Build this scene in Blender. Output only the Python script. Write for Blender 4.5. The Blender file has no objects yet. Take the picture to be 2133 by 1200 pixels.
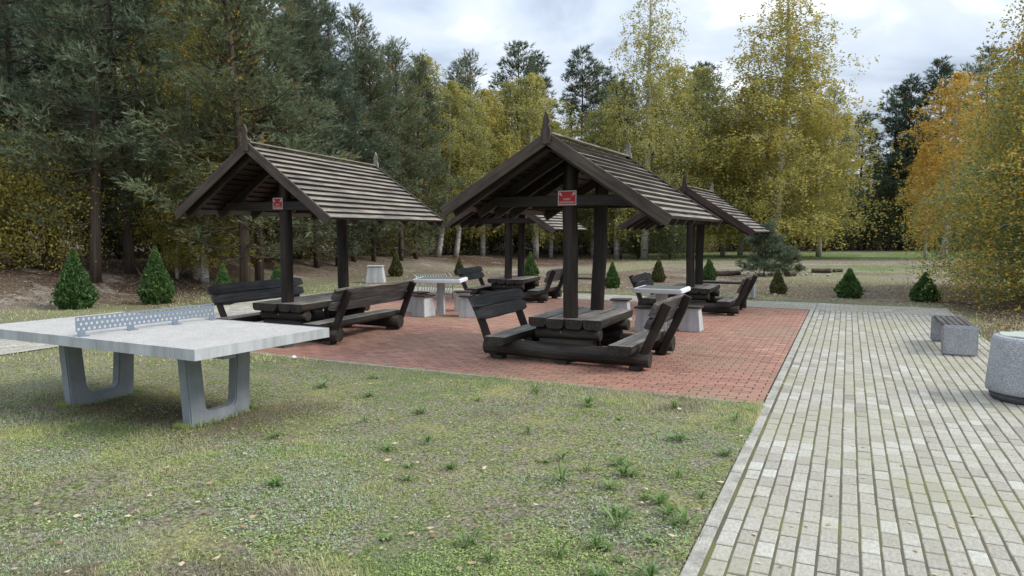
import bpy, bmesh, math, random
import numpy as np
from mathutils import Vector, Matrix
S = bpy.context.scene
C = S.collection
PI = math.pi
# ------------------------------------------------------------------ camera, sky, sun, exposure
YAW, PITCH, CH, FPX = math.radians(25.743), math.radians(4.652), 1.70, 1450.0
cam = bpy.data.cameras.new('camera'); camo = bpy.data.objects.new('camera', cam); C.objects.link(camo)
cam.sensor_width = 36; cam.lens = 36*FPX/2133; cam.clip_end = 2000; cam.clip_start = .05
camo.location = (0, 0, CH); camo.rotation_euler = (PI/2-PITCH, 0, YAW)
S.camera = camo
S.render.engine = 'CYCLES'
S.render.resolution_x, S.render.resolution_y = 1024, 576
S.view_settings.view_transform = 'Standard'; S.view_settings.look = 'None'
S.view_settings.gamma = 1; S.view_settings.use_curve_mapping = False
S.view_settings.exposure = 1.5
SUN_EL, SUN_AZ = math.radians(42), math.radians(75)   # azimuth clockwise from +Y: from the right of the path
w = bpy.data.worlds.new('World'); S.world = w; w.use_nodes = True
nt = w.node_tree; nt.nodes.clear()
N = lambda t, **k: (lambda n: ([setattr(n, a, b) for a, b in k.items()], n)[1])(nt.nodes.new(t))
L = lambda a, b: nt.links.new(a, b)
sky = N('ShaderNodeTexSky', sky_type='NISHITA', sun_disc=False); sky.sun_elevation = SUN_EL; sky.sun_rotation = SUN_AZ
tc = N('ShaderNodeTexCoord'); sep = N('ShaderNodeSeparateXYZ'); L(tc.outputs['Generated'], sep.inputs[0])
zz = N('ShaderNodeMath', operation='MAXIMUM'); L(sep.outputs[2], zz.inputs[0]); zz.inputs[1].default_value = 0.0
zb = N('ShaderNodeMath', operation='ADD'); L(zz.outputs[0], zb.inputs[0]); zb.inputs[1].default_value = .30
dv = N('ShaderNodeVectorMath', operation='DIVIDE'); L(tc.outputs['Generated'], dv.inputs[0])
cb = N('ShaderNodeCombineXYZ'); [L(zb.outputs[0], cb.inputs[i]) for i in range(3)]; L(cb.outputs[0], dv.inputs[1])
fl = N('ShaderNodeVectorMath', operation='MULTIPLY'); L(dv.outputs[0], fl.inputs[0]); fl.inputs[1].default_value = (1, 1, 0)
ad = N('ShaderNodeVectorMath', operation='ADD'); L(fl.outputs[0], ad.inputs[0]); ad.inputs[1].default_value = (4.6, 2.4, 0)
n1 = N('ShaderNodeTexNoise'); n1.inputs['Scale'].default_value = 2.6; n1.inputs['Detail'].default_value = 6; n1.inputs['Roughness'].default_value = .52; n1.inputs['Distortion'].default_value = .35
L(ad.outputs[0], n1.inputs['Vector'])
cr = N('ShaderNodeValToRGB'); L(n1.outputs[0], cr.inputs[0])
e = cr.color_ramp.elements; e[0].position = .36; e[0].color = (.33, .385, .47, 1); e[1].position = .66; e[1].color = (.73, .76, .79, 1)
x = cr.color_ramp.elements.new(.49); x.color = (.47, .53, .62, 1)
x = cr.color_ramp.elements.new(.57); x.color = (.53, .58, .65, 1)
gr = N('ShaderNodeMath', operation='MULTIPLY_ADD'); L(zz.outputs[0], gr.inputs[0]); gr.inputs[1].default_value = 11.5; gr.inputs[2].default_value = 4.9
vm = N('ShaderNodeVectorMath', operation='SCALE'); L(cr.outputs[0], vm.inputs[0]); L(gr.outputs[0], vm.inputs['Scale'])
mx = N('ShaderNodeMix', data_type='RGBA'); mx.inputs[0].default_value = .92; L(sky.outputs[0], mx.inputs[6]); L(vm.outputs[0], mx.inputs[7])
bg = N('ShaderNodeBackground'); bg.inputs[1].default_value = .075; L(mx.outputs[2], bg.inputs[0])
wo = N('ShaderNodeOutputWorld'); L(bg.outputs[0], wo.inputs[0])
sd = bpy.data.lights.new('sun', 'SUN'); sd.energy = 1.15; sd.angle = math.radians(22); sd.color = (1, .95, .87)
so = bpy.data.objects.new('sun', sd); C.objects.link(so)
sdir = Vector((math.sin(SUN_AZ)*math.cos(SUN_EL), math.cos(SUN_AZ)*math.cos(SUN_EL), math.sin(SUN_EL)))
so.rotation_euler = sdir.to_track_quat('Z', 'Y').to_euler(); so.location = (8, 4, 12)

FH = Vector((-math.sin(YAW), math.cos(YAW), 0)); RH = Vector((math.cos(YAW), math.sin(YAW), 0))
def col(px, D):                      # world ground point in the direction px of the photo at depth D metres
    p = FH*D + RH*((px-1066.5)/FPX*D); return p.x, p.y
# ------------------------------------------------------------------ noise
_r = np.random.default_rng(5).random((256, 256))
def vnoise(x, y, s):
    x = np.asarray(x, float)/s+1000.3; y = np.asarray(y, float)/s+1000.7
    xi = np.floor(x).astype(int); yi = np.floor(y).astype(int); fx = x-xi; fy = y-yi
    fx = fx*fx*(3-2*fx); fy = fy*fy*(3-2*fy); g = lambda a, b: _r[a % 256, b % 256]
    return (g(xi, yi)*(1-fx)+g(xi+1, yi)*fx)*(1-fy)+(g(xi, yi+1)*(1-fx)+g(xi+1, yi+1)*fx)*fy
def fbm(x, y, s): return (vnoise(x, y, s)+.5*vnoise(x, y, s/2.1)+.25*vnoise(x, y, s/4.3)+.12*vnoise(x, y, s/9))/1.87
def sst(a, b, v): t = np.clip((np.asarray(v, float)-a)/(b-a), 0, 1); return t*t*(3-2*t)
# ------------------------------------------------------------------ materials
def newmat(name):
    m = bpy.data.materials.new(name); m.use_nodes = True; t = m.node_tree
    return m, t, t.nodes['Principled BSDF']
def nd(t, ty, **k):
    n = t.nodes.new(ty)
    for a, b in k.items():
        if a.startswith('i_'): n.inputs[a[2:].replace('_', ' ')].default_value = b
        else: setattr(n, a, b)
    return n
def ramp(t, src, stops):
    r = nd(t, 'ShaderNodeValToRGB'); e = r.color_ramp.elements
    e[0].position, e[0].color = stops[0][0], (*stops[0][1], 1); e[1].position, e[1].color = stops[-1][0], (*stops[-1][1], 1)
    for p, c in stops[1:-1]: x = e.new(p); x.color = (*c, 1)
    t.links.new(src, r.inputs[0]); return r.outputs[0]
def mixc(t, a, b, f, mode='MIX'):
    m = nd(t, 'ShaderNodeMix', data_type='RGBA', blend_type=mode)
    for s, v in ((0, f), (6, a), (7, b)):
        if hasattr(v, 'is_linked'): t.links.new(v, m.inputs[s])
        else: m.inputs[s].default_value = v if s == 0 else (*v, 1)
    return m.outputs[2]
def bump(t, b, h, strength, dist):
    n = nd(t, 'ShaderNodeBump'); n.inputs['Strength'].default_value = strength; n.inputs['Distance'].default_value = dist
    t.links.new(h, n.inputs['Height']); t.links.new(n.outputs[0], b.inputs['Normal'])
def noise(t, vec, scale, detail=4, rough=.55, dist=0):
    n = nd(t, 'ShaderNodeTexNoise', i_Scale=scale, i_Detail=detail, i_Roughness=rough, i_Distortion=dist)
    if vec is not None: t.links.new(vec, n.inputs['Vector'])
    return n.outputs[0]
def vec_scaled(t, src, s):
    m = nd(t, 'ShaderNodeVectorMath', operation='MULTIPLY'); t.links.new(src, m.inputs[0]); m.inputs[1].default_value = s; return m.outputs[0]
def attr(t, n, o): a = nd(t, 'ShaderNodeAttribute', attribute_name=n); return a.outputs[o]
def pos(t): return nd(t, 'ShaderNodeNewGeometry').outputs['Position']
def wood(name, dark, mid, light, rough=.55, bias=.5, moss=0.0, spec=.35):
    m, t, b = newmat(name); g = attr(t, 'gr', 'Vector')
    f1 = noise(t, vec_scaled(t, g, (1.6, 34, 34)), 1, 6, .65, .6)
    c = ramp(t, f1, [(bias-.2, dark), (bias, mid), (bias+.24, light)])
    f2 = noise(t, vec_scaled(t, g, (2.2, 6, 6)), 1, 4)
    c = mixc(t, c, mixc(t, c, ramp(t, f2, [(.35, (.45, .45, .47)), (.65, (1.35, 1.3, 1.25))]), 1.0, 'MULTIPLY'), .8)
    f4 = noise(t, vec_scaled(t, g, (1.2, 90, 90)), 1, 2); crack = ramp(t, f4, [(.30, (.25, .25, .25)), (.38, (1, 1, 1))])
    c = mixc(t, c, crack, .75, 'MULTIPLY')
    if moss:
        f3 = noise(t, pos(t), 2.3, 5, .7); c = mixc(t, c, (.055, .07, .02), ramp(t, f3, [(.58, (0, 0, 0)), (.75, (moss,)*3)]))
    t.links.new(c, b.inputs['Base Color']); b.inputs['Roughness'].default_value = rough; b.inputs['Specular IOR Level'].default_value = spec
    bump(t, b, f1, .5, .012); return m
M = {}
M['stain'] = wood('dark_stained_wood', (.008, .006, .005), (.023, .016, .012), (.052, .037, .029), .5)
M['barge'] = wood('brown_stained_board', (.03, .021, .016), (.06, .043, .033), (.10, .075, .058), .6)
M['barge_red'] = wood('red_brown_board', (.016, .008, .007), (.035, .018, .016), (.06, .034, .03), .55)
M['log'] = wood('weathered_log', (.010, .009, .007), (.026, .021, .017), (.07, .06, .047), .7, moss=.5)
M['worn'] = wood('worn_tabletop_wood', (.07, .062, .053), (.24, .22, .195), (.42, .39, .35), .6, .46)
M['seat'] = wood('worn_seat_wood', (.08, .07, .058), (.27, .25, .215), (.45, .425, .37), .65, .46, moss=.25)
M['back'] = wood('charcoal_backrest_wood', (.02, .02, .02), (.058, .057, .058), (.12, .118, .116), .55, .5)
M['bark'] = wood('peeling_bark_edge', (.04, .035, .03), (.12, .105, .09), (.30, .27, .23), .8, .5)
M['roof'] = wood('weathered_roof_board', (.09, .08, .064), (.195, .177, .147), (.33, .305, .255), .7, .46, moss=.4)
M['slat'] = wood('composite_slat', (.05, .045, .045), (.075, .068, .066), (.10, .09, .088), .6)
M['pine_bark'] = wood('pine_bark', (.03, .022, .016), (.075, .055, .042), (.14, .105, .08), .9)
def concrete(name, c0, c1, grain=0.0, gs=120, stain=.4, rough=.75, bmp=.25):
    m, t, b = newmat(name); p = nd(t, 'ShaderNodeTexCoord').outputs['Object']
    f = noise(t, p, 3, 6, .62); c = ramp(t, f, [(.3, c0), (.7, c1)])
    if grain:
        v = nd(t, 'ShaderNodeTexVoronoi', i_Scale=gs); t.links.new(p, v.inputs['Vector'])
        sp = nd(t, 'ShaderNodeSeparateColor'); t.links.new(v.outputs['Color'], sp.inputs[0])
        c = mixc(t, c, ramp(t, sp.outputs[0], [(.1, (.35, .35, .36)), (.5, (.9, .9, .9)), (.9, (1.7, 1.7, 1.7))]), grain, 'MULTIPLY')
    s = noise(t, vec_scaled(t, p, (6, 6, .8)), 1, 5, .7); c = mixc(t, c, ramp(t, s, [(.35, (.45, .44, .41)), (.6, (1, 1, 1))]), stain, 'MULTIPLY')
    t.links.new(c, b.inputs['Base Color']); b.inputs['Roughness'].default_value = rough
    bump(t, b, noise(t, p, 90, 3), bmp, .004); return m
M['conc'] = concrete('pale_concrete', (.36, .37, .38), (.50, .50, .50), 0, stain=.45)
M['conc_leg'] = concrete('blue_grey_concrete', (.21, .235, .26), (.30, .325, .35), 0, stain=.25)
M['terrazzo'] = concrete('speckled_table_top', (.385, .37, .345), (.44, .425, .395), .5, 230, .2, .6)
M['granite'] = concrete('exposed_aggregate', (.27, .275, .29), (.36, .365, .38), .5, 150, .1, .8, .5)
M['granite_dk'] = concrete('aggregate_plinth', (.07, .07, .075), (.11, .11, .115), .6, 110, .1, .85)
M['edge'] = concrete('metal_edging', (.40, .42, .44), (.50, .52, .53), 0, stain=.6, rough=.42, bmp=.05)
M['white'] = concrete('white_painted_edge', (.62, .63, .66), (.74, .75, .78), 0, stain=.12)
M['kerb'] = concrete('kerb_concrete', (.27, .255, .22), (.40, .385, .335), .35, 160, .5)
def simple(name, c, rough=.5, metal=0, spec=.5):
    m, t, b = newmat(name); f = noise(t, pos(t), 25, 4)
    cc = mixc(t, tuple(v*.85 for v in c), tuple(v*1.12 for v in c), f); t.links.new(cc, b.inputs['Base Color'])
    b.inputs['Roughness'].default_value = rough; b.inputs['Metallic'].default_value = metal; b.inputs['Specular IOR Level'].default_value = spec; return m
M['galv'] = simple('galvanised_steel', (.17, .21, .26), .55, .1)
M['red'] = simple('red_sign_print', (.46, .008, .012), .5)
M['signw'] = simple('white_sign_print', (.58, .53, .53), .5)
M['steel'] = simple('stainless_tube', (.62, .62, .60), .3, .7)
M['slab_dk'] = simple('dark_polished_inset', (.11, .125, .115), .4)
M['plastic'] = simple('white_litter', (.8, .8, .82), .5)
M['liner'] = simple('pale_bin_liner', (.36, .39, .34), .6)
M['bolt'] = simple('steel_bolt', (.35, .33, .30), .45, .8)
def blocks(name, pal, speck=.35, patch=None):
    m, t, b = newmat(name); p = pos(t); ti = attr(t, 'tint', 'Fac')
    c = ramp(t, ti, pal)
    f = noise(t, vec_scaled(t, p, (60, 25, 25)), 1, 4, .7); c = mixc(t, c, ramp(t, f, [(.3, (.6, .6, .6)), (.7, (1.3, 1.3, 1.3))]), speck, 'MULTIPLY')
    g = noise(t, p, .55, 5, .6)
    if patch: c = mixc(t, c, patch, ramp(t, g, [(.44, (0, 0, 0)), (.62, (.7,)*3)]))
    t.links.new(c, b.inputs['Base Color']); b.inputs['Roughness'].default_value = .8; bump(t, b, noise(t, p, 140, 3), .35, .003); return m
M['grey'] = blocks('grey_paving', [(0, (.24, .22, .18)), (.4, (.32, .298, .25)), (.75, (.36, .342, .29)), (1, (.42, .412, .36))], .8, (.27, .255, .175))
M['redb'] = blocks('red_paving', [(0, (.22, .108, .073)), (.4, (.29, .142, .10)), (.8, (.345, .178, .127)), (1, (.40, .235, .17))], .6, (.24, .165, .11))
def bedding(name, a, bb, c2, lo=.45):
    m, t, b = newmat(name); p = pos(t); f = noise(t, p, 1.1, 5, .65); f2 = noise(t, p, 45, 3)
    c = mixc(t, a, bb, ramp(t, f, [(lo-.08, (0, 0, 0)), (lo+.1, (1, 1, 1))])); c = mixc(t, c, c2, ramp(t, f2, [(.5, (0, 0, 0)), (.7, (.7,)*3)]))
    t.links.new(c, b.inputs['Base Color']); b.inputs['Roughness'].default_value = .95; bump(t, b, f2, .8, .006); return m
M['joint'] = bedding('mossy_joint_sand', (.075, .068, .045), (.115, .12, .03), (.11, .10, .07), .52)
M['joint_r'] = bedding('dark_joint_sand', (.028, .02, .015), (.04, .038, .018), (.03, .022, .018), .6)
def foliage(name, stops, trans=.25, rough=.6, vary=.25):
    m, t, b = newmat(name); c = ramp(t, attr(t, 'tint', 'Fac'), stops)
    oi = nd(t, 'ShaderNodeObjectInfo').outputs['Random']
    c = mixc(t, c, ramp(t, oi, [(0, (1-vary, 1-vary*.8, 1-vary*.5)), (1, (1+vary, 1+vary*.6, 1))]), 1.0, 'MULTIPLY')
    t.links.new(c, b.inputs['Base Color']); b.inputs['Roughness'].default_value = rough; b.inputs['Specular IOR Level'].default_value = .25
    tr = nd(t, 'ShaderNodeBsdfTranslucent'); t.links.new(c, tr.inputs[0]); ms = nd(t, 'ShaderNodeMixShader'); ms.inputs[0].default_value = trans
    t.links.new(b.outputs[0], ms.inputs[1]); t.links.new(tr.outputs[0], ms.inputs[2]); t.links.new(ms.outputs[0], t.nodes['Material Output'].inputs[0]); return m
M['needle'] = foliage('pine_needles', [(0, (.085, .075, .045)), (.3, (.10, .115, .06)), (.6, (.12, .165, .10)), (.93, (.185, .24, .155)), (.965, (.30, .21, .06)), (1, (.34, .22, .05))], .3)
M['leaf_y'] = foliage('golden_birch_leaves', [(0, (.21, .195, .065)), (.3, (.34, .32, .10)), (.7, (.50, .455, .13)), (.9, (.60, .48, .10)), (1, (.60, .38, .07))], .5, vary=.12)
M['leaf_g'] = foliage('yellow_green_birch_leaves', [(0, (.18, .19, .08)), (.4, (.29, .30, .11)), (.8, (.44, .415, .13)), (1, (.55, .45, .11))], .5, vary=.12)
M['leaf_o'] = foliage('orange_birch_leaves', [(0, (.32, .22, .06)), (.4, (.50, .34, .07)), (.8, (.62, .42, .08)), (1, (.58, .32, .06))], .4, vary=.05)
M['leaf_m'] = foliage('green_and_orange_leaves', [(0, (.12, .17, .08)), (.3, (.20, .28, .12)), (.45, (.32, .34, .11)), (.6, (.52, .41, .09)), (.85, (.60, .40, .07)), (1, (.58, .28, .05))], .4, vary=.05)
M['leaf_d'] = foliage('dark_understory_leaves', [(0, (.05, .065, .03)), (.5, (.09, .115, .05)), (.85, (.17, .175, .06)), (1, (.28, .24, .07))], .35)
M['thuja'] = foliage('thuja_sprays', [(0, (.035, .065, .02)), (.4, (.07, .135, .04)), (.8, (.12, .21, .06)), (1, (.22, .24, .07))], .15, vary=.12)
M['thuja_dry'] = foliage('browning_thuja_sprays', [(0, (.05, .05, .02)), (.5, (.11, .12, .04)), (1, (.22, .17, .06))], .15, vary=.1)
M['grassm'] = foliage('grass_blades', [(0, (.26, .22, .15)), (.25, (.52, .47, .33)), (.42, (.50, .49, .21)), (.6, (.36, .43, .15)), (.78, (.20, .30, .09)), (.88, (.30, .36, .23)), (1, (.46, .51, .40))], .25, vary=0)
M['weed'] = foliage('weed_leaves', [(0, (.07, .13, .03)), (.5, (.11, .2, .045)), (1, (.20, .27, .12))], .25, vary=.15)
M['litter'] = foliage('dry_fallen_leaves', [(0, (.10, .06, .035)), (.4, (.20, .125, .07)), (.75, (.34, .23, .12)), (1, (.55, .45, .30))], .15, vary=0)
def birchbark():
    m, t, b = newmat('birch_bark'); p = nd(t, 'ShaderNodeTexCoord').outputs['Object']
    f = noise(t, vec_scaled(t, p, (3, 3, 9)), 1, 5, .7, .8); c = ramp(t, f, [(.38, (.04, .035, .03)), (.46, (.42, .40, .37)), (1, (.58, .56, .53))])
    t.links.new(c, b.inputs['Base Color']); b.inputs['Roughness'].default_value = .8; return m
M['birchbark'] = birchbark()
def groundmat():
    m, t, b = newmat('ground_cover'); p = pos(t); z = attr(t, 'zone', 'Color'); sp = nd(t, 'ShaderNodeSeparateColor'); t.links.new(z, sp.inputs[0])
    f1 = noise(t, p, 7, 8, .72); f2 = noise(t, p, 42, 6, .75); f3 = noise(t, p, 1.3, 5, .6)
    soil = ramp(t, f2, [(.36, (.04, .034, .025)), (.46, (.19, .165, .12)), (.56, (.34, .31, .23)), (.7, (.56, .52, .41))])
    green = ramp(t, f2, [(.38, (.03, .04, .012)), (.5, (.12, .15, .05)), (.66, (.33, .36, .14))])
    moss = ramp(t, f2, [(.36, (.16, .15, .06)), (.65, (.52, .49, .18))])
    lawn = mixc(t, soil, green, ramp(t, f1, [(.42, (0, 0, 0)), (.58, (1, 1, 1))]))
    lawn = mixc(t, lawn, moss, ramp(t, f3, [(.52, (0, 0, 0)), (.7, (.6,)*3)]))
    dry = ramp(t, f2, [(.36, (.06, .048, .035)), (.5, (.20, .17, .125)), (.66, (.42, .37, .30))])
    brown = ramp(t, f2, [(.3, (.035, .022, .016)), (.5, (.085, .055, .04)), (.72, (.20, .13, .09))])
    dk = ramp(t, f1, [(.3, (.6,)*3), (.7, (1.25,)*3)])
    c = mixc(t, dry, lawn, sp.outputs[0]); c = mixc(t, c, brown, sp.outputs[1]); c = mixc(t, c, ramp(t, f2, [(.3, (.06, .10, .025)), (.7, (.14, .20, .055))]), sp.outputs[2])
    sw = noise(t, vec_scaled(t, p, (.35, .8, 1)), 1, 7, .68, .8); c = mixc(t, c, ramp(t, f2, [(.3, (.17, .14, .11)), (.7, (.50, .45, .38))]), mixc(t, (0, 0, 0), ramp(t, sw, [(.54, (0, 0, 0)), (.62, (.75,)*3)]), ramp(t, sp.outputs[0], [(.1, (1, 1, 1)), (.5, (0, 0, 0))])))
    c = mixc(t, c, dk, 1.0, 'MULTIPLY')
    t.links.new(c, b.inputs['Base Color']); b.inputs['Roughness'].default_value = .95; b.inputs['Specular IOR Level'].default_value = .15
    mh = nd(t, 'ShaderNodeMath', operation='ADD'); t.links.new(f1, mh.inputs[0]); t.links.new(f2, mh.inputs[1]); bump(t, b, mh.outputs[0], .8, .03); return m
M['ground'] = groundmat()
# ------------------------------------------------------------------ mesh helpers
class MB:
    def __init__(s): s.v = []; s.f = []; s.m = []; s.sm = []; s.g = []; s.t = []
    def add(s, vs, fs, mi=0, smooth=False, g=None, tint=None):
        o = len(s.v); s.v += [tuple(a) for a in vs]; s.g += g if g else [tuple(a) for a in vs]
        for k, f in enumerate(fs):
            s.f.append([o+i for i in f]); s.m.append(mi[k] if isinstance(mi, (list, tuple)) else mi)
            s.sm.append(smooth[k] if isinstance(smooth, (list, tuple)) else smooth); s.t.append(tint if tint is not None else .5)
    def loft(s, p, q, up, sec, n=1, mi=0, topmi=None, wob=0, smooth=False, seed=0, scale=None, endmi=None):
        """section polygon sec [(a,b)] (a across, b along up) swept from p to q"""
        r = random.Random(seed+hash((round(p[0], 2), round(p[1], 2), round(p[2], 2))) % 9999)
        p, q, up = Vector(p), Vector(q), Vector(up); d = (q-p); L_ = d.length; d.normalize(); a = d.cross(up).normalized(); b = a.cross(d).normalized()
        k = len(sec); vs, g = [], []; off = (r.random()*9, r.random()*9, r.random()*9)
        ph = [r.random()*6.28 for _ in range(4)]
        for i in range(n+1):
            t = i/n; c = p+d*L_*t; sc = scale(t) if scale else 1
            wx = wob*(math.sin(t*7+ph[0])+.5*math.sin(t*17+ph[1])); wy = wob*.5*(math.sin(t*9+ph[2])+.5*math.sin(t*21+ph[3]))
            for (x, y) in sec:
                j = wob*.6*(r.random()-.5)
                vs.append(c+a*(x*sc+wx+j)+b*(y*sc+wy*(0 if topmi is not None and y > -1e-6 else 1)))
                g.append((L_*t+off[0], x+off[1], y+off[2]))
        fs, ms, sm = [], [], []
        for i in range(n):
            for j in range(k):
                j2 = (j+1) % k; fs.append([i*k+j, i*k+j2, (i+1)*k+j2, (i+1)*k+j])
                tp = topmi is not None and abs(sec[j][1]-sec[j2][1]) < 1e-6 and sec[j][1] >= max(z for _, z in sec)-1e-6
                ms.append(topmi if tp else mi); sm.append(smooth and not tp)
        em = endmi if endmi is not None else mi
        fs += [list(range(k))[::-1], [n*k+j for j in range(k)]]; ms += [em, em]; sm += [False, False]
        s.add(vs, fs, ms, sm, g)
    def plank(s, p, q, up, wd, th, ch=.008, **k):      # top face is at p..q height
        h = wd/2; s.loft(p, q, up, [(-h+ch, 0), (h-ch, 0), (h, -ch), (h, -th+ch), (h-ch, -th), (-h+ch, -th), (-h, -th+ch), (-h, -ch)], **k)
    def half(s, p, q, up, wd, th, **k):                # flat on top, rounded below
        h = wd/2; pts = [(-h+.006, 0), (h-.006, 0), (h, -.008)] + [(h*math.cos(a)**.38, -.30*th-.70*th*math.sin(a)**.8) for a in (.15, .5, .9, 1.3)]
        pts += [(-x, y) for x, y in reversed(pts[3:])] + [(-h, -.008)]
        s.loft(p, q, up, pts, **k)
    def log(s, p, q, r, n=12, seg=6, **k):
        s.loft(p, q, (0, .02, 1) if abs(Vector(q)[2]-Vector(p)[2]) < .5*(Vector(q)-Vector(p)).length else (0, 1, 0), [(r*math.cos(2*PI*i/n), r*math.sin(2*PI*i/n)) for i in range(n)], n=seg, smooth=True, **k)
    def tube(s, pts, r, n=6, mi=0):
        pts = [Vector(p) for p in pts]; rr = r if hasattr(r, '__len__') else [r]*len(pts); vs = []; a = None
        for i, p in enumerate(pts):
            d = (pts[min(i+1, len(pts)-1)]-pts[max(i-1, 0)]).normalized()
            if a is None: a = d.orthogonal().normalized()
            a = (a-d*a.dot(d)).normalized(); b = d.cross(a)
            vs += [p+(a*math.cos(2*PI*j/n)+b*math.sin(2*PI*j/n))*rr[i] for j in range(n)]
        g = [((i//n)*.3, math.cos(i % n)*.1, math.sin(i % n)*.1) for i in range(len(vs))]
        fs = [[i*n+j, i*n+(j+1) % n, (i+1)*n+(j+1) % n, (i+1)*n+j] for i in range(len(pts)-1) for j in range(n)]
        s.add(vs, fs+[list(range(n))[::-1], [(len(pts)-1)*n+j for j in range(n)]], mi, [True]*len(fs)+[False]*2, g)
    def prism(s, poly, o, ax, ay, th, mi=0):           # polygon in plane (ax,ay) at o, extruded +-th/2 along normal
        o, ax, ay = Vector(o), Vector(ax).normalized(), Vector(ay).normalized(); nn = ax.cross(ay).normalized()*th/2; k = len(poly)
        vs = [o+ax*x+ay*y-nn for x, y in poly]+[o+ax*x+ay*y+nn for x, y in poly]
        g = [(y+o.x*3, x+o.y, 0) for x, y in poly]*2
        s.add(vs, [list(range(k))[::-1], [k+i for i in range(k)]]+[[i, (i+1) % k, k+(i+1) % k, k+i] for i in range(k)], mi, False, g)
    def box(s, c, sz, mi=0, rz=0):
        R = Matrix.Rotation(rz, 3, 'Z'); c = Vector(c); h = Vector(sz)/2
        vs = [c+R @ Vector((sx*h.x, sy*h.y, szz*h.z)) for sx in (-1, 1) for sy in (-1, 1) for szz in (-1, 1)]
        s.add(vs, [[0, 1, 3, 2], [4, 6, 7, 5], [0, 4, 5, 1], [2, 3, 7, 6], [0, 2, 6, 4], [1, 5, 7, 3]], mi)
    def rev(s, prof, c=(0, 0, 0), n=32, mi=0, smooth=True):
        c = Vector(c); vs = [c+Vector((r*math.cos(2*PI*j/n), r*math.sin(2*PI*j/n), z)) for r, z in prof for j in range(n)]
        fs = [[i*n+j, i*n+(j+1) % n, (i+1)*n+(j+1) % n, (i+1)*n+j] for i in range(len(prof)-1) for j in range(n)]
        s.add(vs, fs+[list(range(n))[::-1], [(len(prof)-1)*n+j for j in range(n)]], mi, [smooth]*len(fs)+[False]*2)
    def mesh(s, name, mats, bevel=0):
        me = bpy.data.meshes.new(name); me.from_pydata(s.v, [], s.f)
        me.polygons.foreach_set('material_index', s.m); me.polygons.foreach_set('use_smooth', s.sm)
        a = me.attributes.new('gr', 'FLOAT_VECTOR', 'POINT'); a.data.foreach_set('vector', np.array(s.g, 'f').ravel())
        a = me.attributes.new('tint', 'FLOAT', 'FACE'); a.data.foreach_set('value', np.array(s.t, 'f'))
        for m in mats: me.materials.append(M[m])
        if bevel:
            bm = bmesh.new(); bm.from_mesh(me); bmesh.ops.bevel(bm, geom=bm.edges[:], offset=bevel, segments=2, affect='EDGES', clamp_overlap=True); bm.to_mesh(me); bm.free()
        return me
    def build(s, name, mats, parent=None, bevel=0):
        return obj(name, s.mesh(name, mats, bevel), parent)
def obj(name, me, parent=None, loc=None):
    o = bpy.data.objects.new(name, me); C.objects.link(o)
    if parent: o.parent = parent
    if loc is not None: o.location = loc
    return o
def tag(o, label=None, cat=None, group=None, kind=None):
    for k, v in (('label', label), ('category', cat), ('group', group), ('kind', kind)):
        if v: o[k] = v
    return o
def thing(name, label, cat, loc=(0, 0, 0), rz=0, group=None):
    o = bpy.data.objects.new(name, None); C.objects.link(o); o.location = loc; o.rotation_euler = (0, 0, rz); o.empty_display_size = .2
    return tag(o, label, cat, group)
def facemesh(name, V, k, tint, mats):                  # V: (n*k,3) array of separate k-gons
    n = len(V)//k; me = bpy.data.meshes.new(name); me.vertices.add(n*k); me.vertices.foreach_set('co', np.asarray(V, 'f').ravel())
    me.loops.add(n*k); me.loops.foreach_set('vertex_index', np.arange(n*k, dtype='i')); me.polygons.add(n)
    me.polygons.foreach_set('loop_start', np.arange(0, n*k, k, dtype='i'))
    a = me.attributes.new('tint', 'FLOAT', 'FACE'); a.data.foreach_set('value', np.asarray(tint, 'f'))
    for m in mats: me.materials.append(M[m])
    me.update(calc_edges=True); return me
# ------------------------------------------------------------------ terrain
RX0, RX1, RY0, RY1 = -10.5, -.68, 7.16, 16.45          # red square
PX1 = 1.95                                             # right edge of the grey path
LX0 = -13.1                                            # left edge of the left path
FY1 = 18.0                                             # far edge of the far path
def inpave(x, y, m=0.0):
    a = (x > -.70+m) & (x < PX1-m) & (y > -3) & (y < FY1-m)
    b = (x > RX0) & (x < RX1+.1) & (y > RY0-.04+m) & (y < FY1-m)
    c = (x > LX0+m) & (x < RX0+.1-m) & (y > -3) & (y < FY1-m)
    return a | b | c
def gz(x, y):
    x = np.asarray(x, float); y = np.asarray(y, float)
    z = .75*sst(15.6, 20.5, -x+.0*y)*(1-sst(20, 34, y)*.6)
    z = z - .08*np.exp(-(((x+6.1)/1.6)**2+((y-4.6)/1.0)**2))
    z = z + .05*(fbm(x, y, 5)-.5)*sst(0, 3, np.hypot(x+6, y-24)-12)
    d = FH.x*x+FH.y*y
    z = z+.5*sst(70, 120, d)
    return z
def gzs(x, y): return float(gz(np.array([x]), np.array([y]))[0])
def axis(lo, hi, brk):
    v = set()
    a = lo
    while a < hi: v.add(round(a, 3)); a += .3 if abs(a+4) < 18 else (1.2 if abs(a) < 60 else 12)
    for b in brk: v.add(round(b-.012, 3)); v.add(round(b+.012, 3))
    return np.array(sorted(v))
xs = axis(-260, 200, [-.70, PX1, RX0, LX0]); ys = np.array(sorted(set(list(axis(-40, 320, [RY0-.05, FY1, RY1])))))
ys = ys[(ys > -40)]
XX, YY = np.meshgrid(xs, ys, indexing='ij'); ZZ = gz(XX, YY); ZZ = np.where(inpave(XX, YY), -.07, ZZ+.012*(fbm(XX, YY, .9)-.4))
me = bpy.data.meshes.new('ground'); nx, ny = XX.shape
V = np.stack([XX, YY, ZZ], -1).reshape(-1, 3); idx = np.arange(nx*ny).reshape(nx, ny)
F = np.stack([idx[:-1, :-1], idx[1:, :-1], idx[1:, 1:], idx[:-1, 1:]], -1).reshape(-1, 4)
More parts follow.
